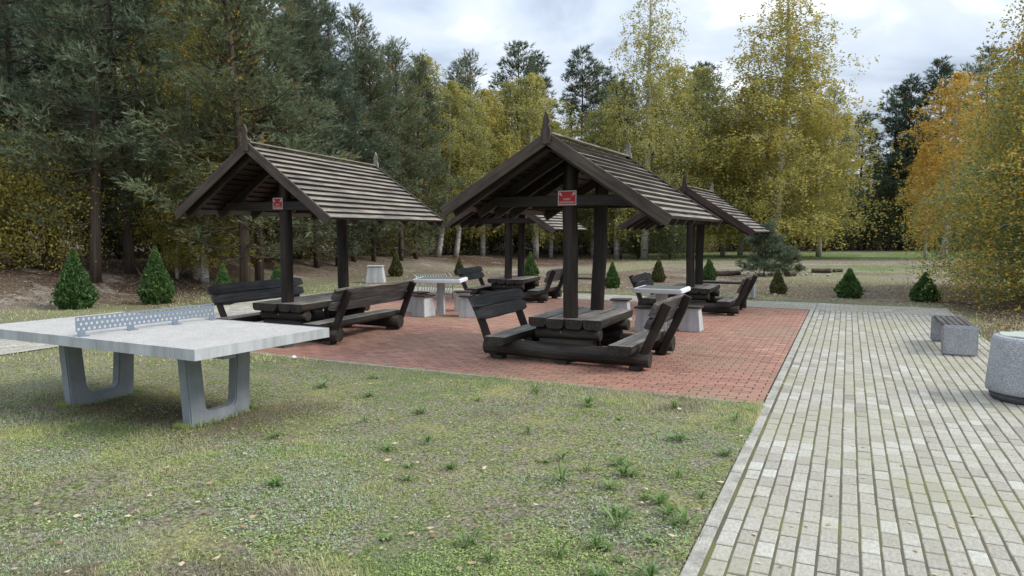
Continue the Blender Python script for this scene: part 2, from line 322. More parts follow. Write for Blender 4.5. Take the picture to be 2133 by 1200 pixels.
me.vertices.add(len(V)); me.vertices.foreach_set('co', V.astype('f').ravel()); me.loops.add(F.size); me.loops.foreach_set('vertex_index', F.astype('i').ravel())
me.polygons.add(len(F)); me.polygons.foreach_set('loop_start', np.arange(0, F.size, 4, dtype='i')); me.polygons.foreach_set('use_smooth', np.ones(len(F), bool)); me.update(calc_edges=True)
def zones(x, y):
    D = FH.x*x+FH.y*y; R = RH.x*x+RH.y*y; px = 1066.5+R/np.maximum(D, .5)*1450; nz = fbm(x, y, 3.0)-.5
    lawn = 1-sst(15.0, 16.6, -x+nz*2); lawn = lawn*(1-sst(18.4, 20.5, y+nz*3)*.85); lawn = np.maximum(lawn, .8*sst(.5, .64, fbm(x+40, y, 4.5)))
    edge = np.where(px < 1000, 20+sst(300, 900, px)*17, 37+sst(1100, 1700, px)*21)
    brown = sst(edge-5.5, edge-1.5, D+nz*5); brown = np.where(x < -15.8, np.maximum(brown, .75*sst(15.8, 18, -x+nz*2)*(1-sst(16, 26, y))), brown)
    brown = np.maximum(brown, sst(1.9, 2.4, x+nz)*sst(9, 12, y)*(1-sst(21, 24, y))*.75)
    strip = sst(1150, 1450, px)*sst(40, 44, D+nz*4)*(1-sst(53, 57, D+nz*5)); strip = np.maximum(strip, .7*sst(1500, 1700, px)*sst(30, 31.5, D+nz*6)*(1-sst(34.5, 36, D+nz*6)))
    brown = brown*(1-strip)
    lit = sst(18.4, 19.5, y)*(1-sst(24.5, 27, y+nz*3))*.5+.5*sst(.5, .62, fbm(x-20, y+9, 3.3))*sst(24, 26, y)*(1-sst(36, 40, y)); brown = np.maximum(brown, lit*(1-strip))
    brown = np.maximum(brown, .8*np.exp(-(((x+6.1)/1.25)**2+((y-4.6)/.5)**2)))
    return np.stack([lawn, brown, strip, np.ones_like(x)], -1)
a = me.color_attributes.new('zone', 'FLOAT_COLOR', 'POINT'); a.data.foreach_set('color', zones(V[:, 0], V[:, 1]).astype('f').ravel())
me.materials.append(M['ground']); tag(obj('ground', me), kind='structure')
# ------------------------------------------------------------------ paving
def block_mesh(name, lx, ly, mat, tint, seed):
    r = random.Random(seed); mb = MB(); add_block(mb, 0, 0, lx, ly, tint, r); return mb.mesh(name, [mat])
def add_block(mb, x, y, lx, ly, tint, r):
    h = .0; c = .005; ax, ay = lx/2, ly/2; z = h+r.uniform(-.0012, .0012); tx, ty = r.uniform(-.0012, .0012), r.uniform(-.0012, .0012)
    vs = [(x-ax, y-ay, -.03), (x+ax, y-ay, -.03), (x+ax, y+ay, -.03), (x-ax, y+ay, -.03), (x-ax, y-ay, z-.004), (x+ax, y-ay, z-.004), (x+ax, y+ay, z-.004), (x-ax, y+ay, z-.004),
          (x-ax+c, y-ay+c, z-tx-ty), (x+ax-c, y-ay+c, z+tx-ty), (x+ax-c, y+ay-c, z+tx+ty), (x-ax+c, y+ay-c, z-tx+ty)]
    mb.add(vs, [[8, 9, 10, 11], [0, 1, 5, 4], [1, 2, 6, 5], [2, 3, 7, 6], [3, 0, 4, 7], [4, 5, 9, 8], [5, 6, 10, 9], [6, 7, 11, 10], [7, 4, 8, 11]], tint=tint)
def sheet(name, x0, x1, y0, y1, z, mat, parent=None):
    mb = MB(); mb.add([(x0, y0, z), (x1, y0, z), (x1, y1, z), (x0, y1, z)], [[0, 1, 2, 3]]); return mb.build(name, [mat], parent)
def vis(x, y):
    d = FH.x*x+FH.y*y; r = RH.x*x+RH.y*y
    return d > 1.5 and abs(r)/d*1450 < 1095 and 482+1.7/d*1450 < 1290
def paving(surface, cells, lx, ly, mat, piece, nobj, tintf, field):
    R = random.Random(hash(mat) % 7+3); nv = 14
    prot = [block_mesh(piece, lx, ly, mat, tintf(R), k) for k in range(nv)]
    cells = [(x, y, sx, sy) for x, y, sx, sy in cells]
    full = sorted([c for c in cells if abs(c[2]-lx) < 1e-4 and abs(c[3]-ly) < 1e-4 and vis(c[0], c[1])], key=lambda c: c[0]**2+c[1]**2)
    sel = set((c[0], c[1]) for c in full[:nobj]); mb = MB()
    for x, y, sx, sy in cells:
        if (x, y) in sel: obj(piece, R.choice(prot), surface, (x+R.uniform(-.0018, .0018), y+R.uniform(-.0015, .0015), R.uniform(-.0015, .0015)))
        else: add_block(mb, x+R.uniform(-.0018, .0018), y+R.uniform(-.0015, .0015), sx, sy, tintf(R), R)
    if mb.v: tag(mb.build(field, [mat], surface), kind='stuff')
PXX, PYY, GX, GY = .102, .19, .0125, .0105
def rows_y(x0, n, y0, y1):                              # rows running along Y
    out = []
    for k in range(n):
        x = x0+(k+.5)*PXX; y = y0-(PYY/2 if k % 2 else 0)-.013*(k*7 % 5)
        while y < y1:
            a, b = max(y, y0), min(y+PYY, y1)
            if b-a > .05: out.append((round(x, 4), round((a+b)/2, 4), PXX-GX, (b-a)-GY if b-a < PYY-1e-6 else PYY-GY))
            y += PYY
    return out
def rows_x(y0, n, x0, x1, p=.1, l=.2, g1=.010, g2=.011):
    out = []
    for k in range(n):
        y = y0+(k+.5)*p; x = x0-(l/2 if k % 2 else 0)
        while x < x1:
            a, b = max(x, x0), min(x+l, x1)
            if b-a > .04: out.append((round((a+b)/2, 4), round(y, 4), (b-a)-g2 if b-a < l-1e-6 else l-g2, p-g1))
            x += l
    return out
tg = lambda r: min(1, max(0, r.gauss(.52, .25)))
path = tag(sheet('path', -.62, PX1, -1.5, FY1, -.0045, 'joint'), kind='structure')
paving(path, rows_y(-.60, 25, 1.9, RY1), PXX-GX, PYY-GY, 'grey', 'paving_stone', 300, tg, 'distant_paving_stones')
mb = MB(); R_ = random.Random(4)
for k in range(19): mb.loft((-.657, -1.4+k*1.0, -.055), (-.657, -1.4+k*1.0+.992, -.055), (0, 0, 1), [(-.04, -.05), (.04, -.05), (.04, .058), (.034, .064), (-.034, .064), (-.04, .058)][::-1], n=1) if False else None
def kerb_piece(p, q, wd=.08, z=.006):
    b_ = MB(); b_.plank((*p, z), (*q, z), (0, 0, 1), wd, .12, ch=.006); return b_
for k in range(18):
    y = .0+k; kerb_piece((-.657, y+.006), (-.657, y+.996)).build('kerb_stone', ['kerb'], path)
for k in range(18): kerb_piece((PX1+.03, y_ := .0+k), (PX1+.03, y_+.992), .06, .002).build('kerb_stone', ['kerb'], path)
red = tag(sheet('red_pavement', RX0, RX1, RY0, RY1, -.0045, 'joint_r'), kind='structure')
paving(red, rows_x(RY0+.02, 92, RX0+.02, RX1-.03), .189, .090, 'redb', 'paving_brick', 300, lambda r: min(1, max(0, r.gauss(.5, .22))), 'distant_paving_bricks')
for k in range(10): kerb_piece((RX0+.02+k*.98, RY0-.025), (RX0+.02+k*.98+.974, RY0-.025), .05, .004).build('edging_stone', ['kerb'], red)
far = tag(sheet('far_path', RX0, -.62, RY1, FY1, -.0045, 'joint'), kind='structure')
paving(far, rows_x(RY1+.03, 15, RX0+.02, -.6, .102, .19, .012, .01), .18, .09, 'grey', 'paving_stone', 0, tg, 'distant_paving_stones')
b_ = MB(); add = [add_block(b_, x, y, sx, sy, tg(R_), R_) for x, y, sx, sy in rows_x(RY1+.03, 15, -.6, PX1, .102, .19, .012, .01)]; tag(b_.build('crossing_paving_stones', ['grey'], path), kind='stuff')
lp = tag(sheet('left_path', LX0, RX0, -1.5, FY1, -.0045, 'joint'), kind='structure')
paving(lp, rows_y(LX0+.03, 25, 2.5, FY1), PXX-GX, PYY-GY, 'grey', 'paving_stone', 150, tg, 'distant_paving_stones')
# ------------------------------------------------------------------ picnic shelters
def shelter(label, x, y, th, s=1, p1v=-.51, p2v=.51, lean2=.10, rf=-1.3, rr=2.0, zr=2.81, zrr=2.85, zel=1.97, zer=1.84, hwl=1.42, hwr=1.45, tf=-.72, tb=.70, lf=-.73, lb=.58, bf=-1.02, bb=.62, barge='barge', roofm='roof', seed=0, carved=False, fin=.27):
    R = random.Random(seed+11)
    T = thing('picnic_shelter', label, 'picnic shelter', (x, y, 0), th, 'roofed timber picnic tables on the red paving'); T.scale = (s, s, s)
    for nm, v, ln in (('post', p1v, .0), ('post', p2v, lean2)):
        b = MB(); b.log((0, v, -.02), (ln, v, zr-.12), .098, n=14, seg=12, wob=.007, seed=seed, mi=0); b.build(nm, ['stain'], T)
    # table
    for i in range(4):
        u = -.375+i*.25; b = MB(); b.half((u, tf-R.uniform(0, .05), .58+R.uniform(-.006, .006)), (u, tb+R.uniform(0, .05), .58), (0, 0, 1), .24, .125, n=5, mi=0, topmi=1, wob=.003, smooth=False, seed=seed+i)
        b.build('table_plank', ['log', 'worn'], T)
    for v, z, r, a, c in ((lf+.12, .385, .078, -.42, .46), (lf+.10, .245, .07, -.36, .38), (lb-.08, .385, .078, -.40, .50), (lb-.08, .245, .07, -.36, .40)):
        b = MB(); b.log((a, v, z), (c, v, z), r, n=12, seg=5, wob=.005, seed=seed); b.build('table_log', ['log'], T)
    for v in (lf+.02, lb):
        b = MB(); b.log((-1.14, v, .155), (1.12, v, .145), .108, n=14, seg=10, wob=.008, seed=seed+3); b.build('base_log', ['log'], T)
        for u in (-.92, .0, .95):
            b = MB(); b.box((u, v-.02, .022), (.13, .16, .062), 0); b.build('foot_block', ['log'], T)
    for u in (-.12, .12):
        b = MB(); b.plank((u, p2v-.28, .46), (u, p2v-.28, .0), (0, 1, 0), .12, .05); b.build('support_board', ['stain'], T)
    # benches
    for sd_ in (-1, 1):
        z = .335
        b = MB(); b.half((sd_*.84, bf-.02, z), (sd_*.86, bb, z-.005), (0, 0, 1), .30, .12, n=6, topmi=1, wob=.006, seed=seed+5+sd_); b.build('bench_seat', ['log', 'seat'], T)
        for v in (bf+.24, bb-.20):
            b = MB(); b.plank((sd_*.98, v, .02), (sd_*1.33, v, .83), (0, -1, 0), .11, .055, ch=.012, n=4, wob=.005, seed=seed); b.build('back_post', ['stain'], T)
        k = Vector((sd_*.40, 0, .92)).normalized(); nrm = Vector((sd_*.92, 0, -.40))
        for j, (z0, hgt_) in enumerate(((.59, .165), (.748, .165))):
            c0 = Vector((sd_*(1.165+(z0-.585)*.42), 0, z0)) - nrm*.028
            wv = 1.0
            sec_h, sec_t = hgt_/2, .028
            b = MB(); cen = c0+k*0
            e0, e1 = bf+R.uniform(0, .05)+(.06 if j == 0 else 0), bb-R.uniform(0, .04)-(.05 if j == 0 else 0)
            b.loft(cen+Vector((0, e0, 0)), cen+Vector((0, e1, 0)), nrm, [(-sec_h, -sec_t+.008), (-sec_h, sec_t), (sec_h, sec_t), (sec_h, -sec_t+.004), (sec_h-.01, -sec_t), (-sec_h+.01, -sec_t)], n=12, mi=0, wob=.0022 if not carved else .009, seed=seed+j+sd_*3,
                   scale=(lambda t: .70+.30*min(1, min(t, 1-t)*12)))
            b.build('backrest_plank', ['back'], T)
        # bark strip on top of the upper plank of the right bench
        if sd_ == 1:
            c1 = Vector((sd_*1.268, 0, .826)) - nrm*.026
            b = MB(); b.loft(c1+Vector((0, bf+.05, 0)), c1+Vector((0, bb-.05, 0)), nrm, [(-.012, -.026), (.012, -.022), (.016, .0), (.012, .022), (-.012, .026)], n=22, wob=.006, seed=seed+9); b.build('bark_edge', ['bark'], T)
    # roof
    n = 13
    for side in (-1, 1):
        hw = hwl if side < 0 else hwr; ze = zel if side < 0 else zer
        def P(t, v, off=0):
            zz_ = zr+(zrr-zr)*(v-rf)/(rr-rf); sl = Vector((side*hw, 0, ze-zz_)); nn = Vector((-sl.z*side, 0, side*sl.x)).normalized()
            if nn.z < 0: nn = -nn
            return Vector((0, v, zz_))+sl*t+nn*off
        # rafters and purlins (roof frame)
        for v in (rf+.12, p1v, (p1v+p2v)/2, p2v, rr-.14):
            b = MB(); b.plank(P(.0, v, -.012), P(.97, v, -.012), (P(.5, v, 1)-P(.5, v, 0)), .06, .11, ch=.004); b.build('rafter', ['stain'], T)
        for i in range(n):
            t0, t1 = i/n-.006, (i+1)/n+.006; vs, g = [], []; jit = R.uniform(-.004, .004)
            a0 = P(t0, rf, .004), P(t1, rf, .048+jit), P(t1, rf, .008+jit), P(t0, rf, -.012)
            e_ = rr+R.uniform(-.012, .012); a1 = P(t0, e_, .004), P(t1, e_, .048+jit), P(t1, e_, .008+jit), P(t0, e_, -.012)
            vs = list(a0)+list(a1); ro = R.random()*9; g = [(0+ro, 0, ro), (0+ro, .13, ro), (ro, .13, ro+.03), (ro, 0, ro+.03)]+[(ro+rr-rf, 0, ro), (ro+rr-rf, .13, ro), (ro+rr-rf, .13, ro+.03), (ro+rr-rf, 0, ro+.03)]
            fs = [[0, 1, 5, 4], [1, 2, 6, 5], [2, 3, 7, 6], [3, 0, 4, 7], [0, 3, 2, 1], [4, 5, 6, 7]]
            if side < 0: fs = [f[::-1] for f in fs]
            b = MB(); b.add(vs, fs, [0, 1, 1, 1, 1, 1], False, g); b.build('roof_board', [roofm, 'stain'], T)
        for v, o in ((rf, -.018), (rr, .018)):
            b = MB(); up = P(.5, v, 1)-P(.5, v, 0); b.plank(P(-.02, v+o, .055), P(1.02, v+o, .055), up, .028, .135, ch=.003); b.build('barge_board', [barge], T)
    b = MB(); zc = zr+.05; b.plank((.0, rf+.01, zr+.062), (.0, rr-.01, zrr+.062), (0, 0, 1), .10, .02, ch=.003); b.build('ridge_board', [roofm], T)
    for v, zt, m in ((rf-.042, zr, barge), (rr+.042, zrr, roofm)):
        f_ = fin/.32
        poly = [(-.055, -.10), (.055, -.10), (.06, .06), (.045, .09), (.032, .13), (.036, .17*f_), (.042, .21*f_), (.032, .27*f_), (.012, .31*f_), (0, .335*f_), (-.010, .30*f_), (-.022, .25*f_), (-.034, .2*f_), (-.03, .14), (-.045, .09), (-.06, .05)]
        b = MB(); b.prism(poly, (0, v, zt+.02), (1, 0, 0), (0, 0, 1), .03); b.build('finial', [m], T)
    for v in (p1v-.105, p1v+.13, p2v+.13):
        zb_ = 2.16; tl = (zr-zb_)/(zr-zel)*hwl; tr = (zr-zb_)/(zr-zer)*hwr
        b = MB(); b.plank((-min(tl, hwl)+.05, v, zb_), (min(tr, hwr)-.05, v, zb_), (0, 0, 1), .045, .13, ch=.004); b.build('tie_beam', ['stain'], T)
    b = MB()
    for v in (lf+.045,): b.rev([(.012, 0), (.018, .004), (.008, .012)], (0, 0, 0), n=8)
    o = b.build('bolt', ['bolt'], T); o.location = (-.06, lf+.05, .40); o.rotation_euler = (PI/2, 0, 0)
    return T
sh2 = shelter('dark timber picnic shelter nearest the camera, right of centre, red sign on its front post', -3.25, 9.0, .0, seed=2)
sh1 = shelter('long timber picnic shelter behind the ping pong table, weathered grey roof slope', -8.009, 8.914, .055, p1v=-.56, p2v=.893, lean2=.0, rf=-1.34, rr=1.934, zr=2.945, zrr=2.886, zel=1.974, zer=1.871, hwl=1.413, hwr=1.413, tf=-.80, tb=1.32, lf=-.76, lb=.98, bf=-1.05, bb=1.25, seed=21, fin=.27)
sh3 = shelter('picnic shelter at the far right with reddish brown barge boards', -2.969, 15.235, .002, s=.91, barge='barge_red', seed=5, lean2=.03, carved=True)
sh4 = shelter('picnic shelter farthest left at the back, seen beneath the nearest roof', -7.532, 15.788, .105, s=.937, seed=8, lean2=.02)
# signs
def textmesh(txt, size, x, y, z):
    cu = bpy.data.curves.new('t', 'FONT'); cu.body = txt; cu.size = size; cu.align_x = 'CENTER'; cu.extrude = .0; cu.offset = size*.018
    to = bpy.data.objects.new('t', cu); C.objects.link(to); dg = bpy.context.evaluated_depsgraph_get(); me = bpy.data.meshes.new_from_object(to.evaluated_get(dg))
    me.materials.clear(); me.materials.append(M['signw']); bpy.data.objects.remove(to); return me
def sign(label, c, wd, ht, lines, rz):
    T = thing('warning_sign', label, 'sign', c, rz, 'red signs on the shelter posts')
    b = MB(); b.box((0, 0, 0), (wd, .006, ht)); b.build('panel', ['signw'], T)
    b = MB(); b.box((0, -.0045, 0), (wd-.022, .003, ht-.022)); b.build('red_field', ['red'], T)
    for k, (t, sz, zz_) in enumerate(lines):
        me = textmesh(t, sz, 0, 0, 0); o = obj('lettering', me, T, (0, -.0085, zz_)); o.rotation_euler = (PI/2, 0, 0)
        wdt = max(v.co.x for v in me.vertices)-min(v.co.x for v in me.vertices); o.scale.x = min(1.25, (wd-.045)/wdt) if k else .42*wd/wdt
    for s in (-1, 1):
        b = MB(); R = Matrix.Rotation(s*.75, 3, 'Y')
        def q(a, c_, w_, h_): 
            vs = [R @ Vector((a+dx*w_/2, 0, c_+dz*h_/2)) for dx, dz in ((-1, -1), (1, -1), (1, 1), (-1, 1))]
            b.add([Vector((s*wd*.35, -.0085, ht*.25))+v for v in vs], [[0, 1, 2, 3]])
        q(0, .008, .026, .034); q(0, -.017, .010, .012); q(0, -.026, .018, .005)
        b.build('camera_symbol', ['signw'], T)
    return T
sign('red sign reading OBIEKT MONITOROWANY on the nearest shelter post', (-3.25, 8.36, 2.125), .25, .185, [('OBIEKT', .034, -.028), ('MONITOROWANY', .036, -.070)], 0)
sign('red sign reading OBIEKT POD OCHRONĄ on the left shelter post', (-8.00, 8.22, 2.13), .19, .175, [('OBIEKT', .030, -.026), ('POD OCHRONĄ', .034, -.068)], .055)
# ------------------------------------------------------------------ table tennis table
PP = thing('table_tennis_table', 'grey concrete table tennis table with perforated metal net on the grass', 'ping pong table')
pu, pv = Vector((-1, .005, 0)), Vector((.075, .997, 0)); P0 = Vector((-4.64, 3.825, 0)); zt = .76
def pp(a, c, z): return P0+pu*a+pv*c+Vector((0, 0, z))
HL, WD = 1.55, 1.47
for k in range(2):
    a0, a1 = k*HL+.002*(k), (k+1)*HL-.002*(1-k)
    def hexa(a0, a1, c0, c1, z0, z1, mi=0):
        b.add([pp(a0, c0, z0), pp(a1, c0, z0), pp(a1, c1, z0), pp(a0, c1, z0), pp(a0, c0, z1), pp(a1, c0, z1), pp(a1, c1, z1), pp(a0, c1, z1)], [[0, 1, 2, 3], [7, 6, 5, 4], [0, 4, 5, 1], [1, 5, 6, 2], [2, 6, 7, 3], [3, 7, 4, 0]], mi)
    b = MB(); hexa(a0+.012, a1-.012, .012, WD-.012, .675, zt); o = b.build('table_half', ['terrazzo'], PP)
    b = MB(); e_ = .012
    hexa(a0, a1, 0, e_, .672, zt+.003); hexa(a0, a1, WD-e_, WD, .672, zt+.003); hexa(a0, a0+e_, e_, WD-e_, .672, zt+.003); hexa(a1-e_, a1, e_, WD-e_, .672, zt+.003); b.build('metal_edging', ['edge'], PP)
    b = MB(); hexa(a0+.1, a1-.1, .35, .47, .62, .674); hexa(a0+.1, a1-.1, 1.0, 1.12, .62, .674); b.build('underside_rib', ['conc_leg'], PP)
for fx in (-5.24, -6.95):
    b = MB(); zg = -.13; yc = 4.60; yw = .335; o = (fx-.06, yc, zg); H_ = .62-zg
    outer = [(-yw, 0), (yw, 0), (yw+.045, H_), (yw-.125, H_), (yw-.165, .23), (yw-.185, .19), (yw-.22, .175), (-yw+.22, .175), (-yw+.185, .19), (-yw+.165, .23), (-yw+.125, H_), (-yw-.045, H_)]
    # u-frame as quads strips
    b.prism(outer, o, (0, 1, 0), (0, 0, 1), .115); me = b.mesh('frame_leg', ['conc_leg'], bevel=.012); obj('frame_leg', me, PP)
# net: perforated plate
b = MB(); nh = 30; z0, z1 = zt+.042, zt+.175; ca, cb_ = .03, WD-.02; pitch = (cb_-ca)/nh; rz_ = (z1-z0)/3
for r in range(3):
    off = .5 if r == 1 else 0
    zc = z0+(r+.5)*rz_
    cells = []
    c = ca
    if off: cells.append((ca, ca+pitch*.5, False)); c = ca+pitch*.5
    while c < cb_-1e-6:
        d = min(c+pitch, cb_); cells.append((c, d, d-c > pitch*.9)); c = d
    for (c0, c1, hole) in cells:
        A = HL+.0
        cn = [(c0, zc-rz_/2), (c1, zc-rz_/2), (c1, zc+rz_/2), (c0, zc+rz_/2)]
        if not hole: b.add([pp(A, x_, z_) for x_, z_ in cn], [[0, 1, 2, 3]]); continue
        cc = ((c0+c1)/2, zc); hr = .0135; hp = [(cc[0]+hr*math.cos(PI/8*(2*j+1)-PI*.75-PI/8), cc[1]+hr*math.sin(PI/8*(2*j+1)-PI*.75-PI/8)) for j in range(8)]
        vs = [pp(A, x_, z_) for x_, z_ in cn]+[pp(A, x_, z_) for x_, z_ in hp]
        hr = .0135; hp = [(cc[0]+hr*math.cos(-PI*.75+PI/4*j), cc[1]+hr*math.sin(-PI*.75+PI/4*j)) for j in range(8)]
        vs = [pp(A, x_, z_) for x_, z_ in cn]+[pp(A, x_, z_) for x_, z_ in hp]
        b.add(vs, [[0, 1, 6, 5, 4], [1, 2, 8, 7, 6], [2, 3, 10, 9, 8], [3, 0, 4, 11, 10]])
net = b.build('net_plate', ['galv'], PP); so_ = net.modifiers.new('thick', 'SOLIDIFY'); so_.thickness = .005; so_.offset = 0
for c0 in (.045, .50, .96, 1.39):
    b = MB(); hexa(HL-.004, HL+.004, c0, c0+.065, zt+.002, z0+.01); hexa(HL-.05, HL+.05, c0-.01, c0+.075, zt+.0005, zt+.006); b.build('net_bracket', ['galv'], PP)
# ------------------------------------------------------------------ concrete chess tables and stools
def frustum(b, c, w0, d0, w1, d1, z0, z1, rz=0, mi=0):
    R = Matrix.Rotation(rz, 3, 'Z'); c = Vector(c); vs = [c+R @ Vector((sx*ww/2, sy*dd/2, z)) for ww, dd, z in ((w0, d0, z0), (w1, d1, z1)) for sx, sy in ((-1, -1), (1, -1), (1, 1), (-1, 1))]
    b.add(vs, [[3, 2, 1, 0], [4, 5, 6, 7], [0, 1, 5, 4], [1, 2, 6, 5], [2, 3, 7, 6], [3, 0, 4, 7]], mi)
def gametable(label, x, y, rz, w_, dep, ped):
    T = thing('concrete_game_table', label, 'game table', (x, y, 0), rz)
    b = MB(); b.box((0, 0, .705), (w_, dep, .075)); obj('tabletop', b.mesh('tabletop', ['white'], bevel=.012), T)
    b = MB(); b.box((0, 0, .7435), (w_-.10, dep-.10, .004)); b.build('playing_inset', ['slab_dk'], T)
    b = MB(); frustum(b, (0, 0, 0), ped+.02, ped+.02, ped, ped, 0, .668); b.build('pedestal', ['conc'], T)
def stool(label, x, y, rz, notch=False):
    T = thing('concrete_stool', label, 'stool', (x, y, 0), rz, 'concrete stools around the game tables')
    b = MB(); w0, w1 = .36, .27
    if not notch: frustum(b, (0, 0, 0), w0, w0, w1, w1, 0, .40)
    else:
        h = w0/2; t = w1/2; b.prism([(-h, 0), (-.06, 0), (-.045, .14), (.045, .14), (.06, 0), (h, 0), (t, .40), (-t, .40)], (0, 0, 0), (1, 0, 0), (0, 0, 1), .31)
    obj('base', b.mesh('base', ['conc'], bevel=.008), T)
    for k in range(3):
        b = MB(); b.box((0, -.112+k*.112, .413), (.36, .105, .025)); b.build('seat_slat', ['barge'], T)
gametable('white topped concrete game table between the left shelter and the bike rack', -7.52, 12.22, .32, .98, .82, .135)
gametable('white edged concrete game table behind the nearest right bench', -2.85, 11.85, .02, .82, .82, .17)
for a in (('concrete stool left in front of the bike rack table', -7.66, 11.78, -.15), ('concrete stool partly hidden behind the left bench back', -8.15, 12.35, -.15), ('concrete stool with a square notch in its foot', -7.42, 12.95, .45, True), ('streaky concrete stool beside the nearest left backrest', -6.80, 12.12, .3),
          ('concrete stool behind the nearest table, left of the bench back', -3.05, 11.62, 0.0), ('concrete stool seen right of the nearest bench back posts', -2.38, 12.03, 0.0), ('low stool just behind the nearest tabletop', -3.85, 12.75, .1), ('concrete stool half hidden between the bench back posts', -2.86, 12.75, 0.0)):
    stool(*a)
# ------------------------------------------------------------------ benches, bins, bike rack
def ubench(label, x, y, rz, L_, W_=.42, H_=.42, mat='granite', grp=None):
    T = thing('concrete_bench', label, 'bench', (x, y, 0), rz, grp); t = .07
    for s in (-1, 1):
        b = MB(); b.box((0, s*(L_/2-t/2), H_/2), (W_, t, H_)); obj('end_panel', b.mesh('end_panel', [mat], bevel=.022), T)
    n = 5
    for k in range(n):
        wv = (W_-.05)/n; b = MB(); b.plank((-W_/2+.025+(k+.5)*wv, -L_/2+t*.75, H_-.004), (-W_/2+.025+(k+.5)*wv, L_/2-t*.75, H_-.004), (0, 0, 1), wv-.012, .03, ch=.003); b.build('seat_slat', ['slat'], T)
    b = MB(); b.box((0, 0, H_-.05), (.30, L_-.12, .02)); b.build('steel_frame', ['stain'], T)
ubench('speckled grey concrete bench with dark slats on the right side of the path', 1.42, 11.85, .0, 1.42, .43, .41)
ubench('far concrete bench beyond the paving, seen between the nearest posts', -7.0, 18.45, PI/2+.1, 1.5, .4, .42, 'conc', 'benches beyond the paving')
ubench('far concrete bench behind the right rear shelter', -2.85, 18.5, PI/2, 1.5, .4, .42, 'conc', 'benches beyond the paving')
T = thing('litter_bin', 'round speckled grey litter bin at the right edge with dark plinth', 'litter bin', (1.72, 8.52, 0))
b = MB(); b.rev([(.34, .0), (.37, .09)], n=40); b.build('plinth', ['granite_dk'], T)
b = MB(); b.rev([(.385, .085), (.392, .10), (.392, .14), (.355, .61), (.345, .64), (.315, .65), (.285, .65), (.27, .60), (.26, .3)], n=48); b.build('shell', ['granite'], T)
b = MB(); b.tube([(.285*math.cos(a), .285*math.sin(a), .652+.006*math.sin(a*5)) for a in np.linspace(0, 2*PI, 40)], .012, 5); b.rev([(.285, .655), (.24, .60), (.23, .35)], n=30); b.build('bag_liner', ['liner'], T)
T = thing('litter_bin', 'square tapered pale concrete bin behind the left shelter', 'litter bin', (-14.05, 18.75, .0), .5)
b = MB(); frustum(b, (0, 0, 0), .62, .62, .48, .48, 0, .54); obj('shell', b.mesh('shell', ['conc'], bevel=.02), T)
b = MB(); frustum(b, (0, 0, 0), .52, .52, .52, .52, .54, .575); obj('rim', b.mesh('rim', ['conc'], bevel=.01), T)
x_, y_ = col(896, 17.6)
RK = thing('bike_rack', 'coiled stainless steel bike rack behind the game table', 'bike rack', (x_, y_, 0), math.radians(-30))
b = MB(); pts = []
for k in range(0, 12*20+1):
    a = k/20*2*PI; pts.append((.27*math.cos(a), -.44+k/20*.073, .36+.27*math.sin(a)))
b.tube(pts, .0085, 5); b.build('spiral', ['steel'], RK)
b = MB()
for e_ in (-.49, .49): b.tube([(-.28, e_, 0), (-.28, e_, .4), (-.2, e_, .58), (0, e_, .65), (.2, e_, .58), (.28, e_, .4), (.28, e_, 0)], .013, 8)
b.tube([(-.28, -.49, .1), (-.28, .49, .1)], .012, 6); b.tube([(.28, -.49, .1), (.28, .49, .1)], .012, 6); b.build('support_frame', ['steel'], RK)
x_, y_ = col(1293, 43); b = MB(); b.tube([(0, 0, 0), (0, 0, .55)], .075, 8); o = b.build('bollard', ['stain']); o.location = (x_, y_, gzs(x_, y_)); tag(o, 'short dark post standing in the far meadow', 'bollard')
# litter
b = MB(); R = random.Random(2)
b.rev([(.0, 0), (.03, .01), (.035, .03), (.015, .045), (.0, .05)], n=9); o = b.build('paper_scrap', ['plastic']); o.location = (-6.62, 7.02, .0); tag(o, 'crumpled white paper scrap at the edge of the red paving', 'litter')
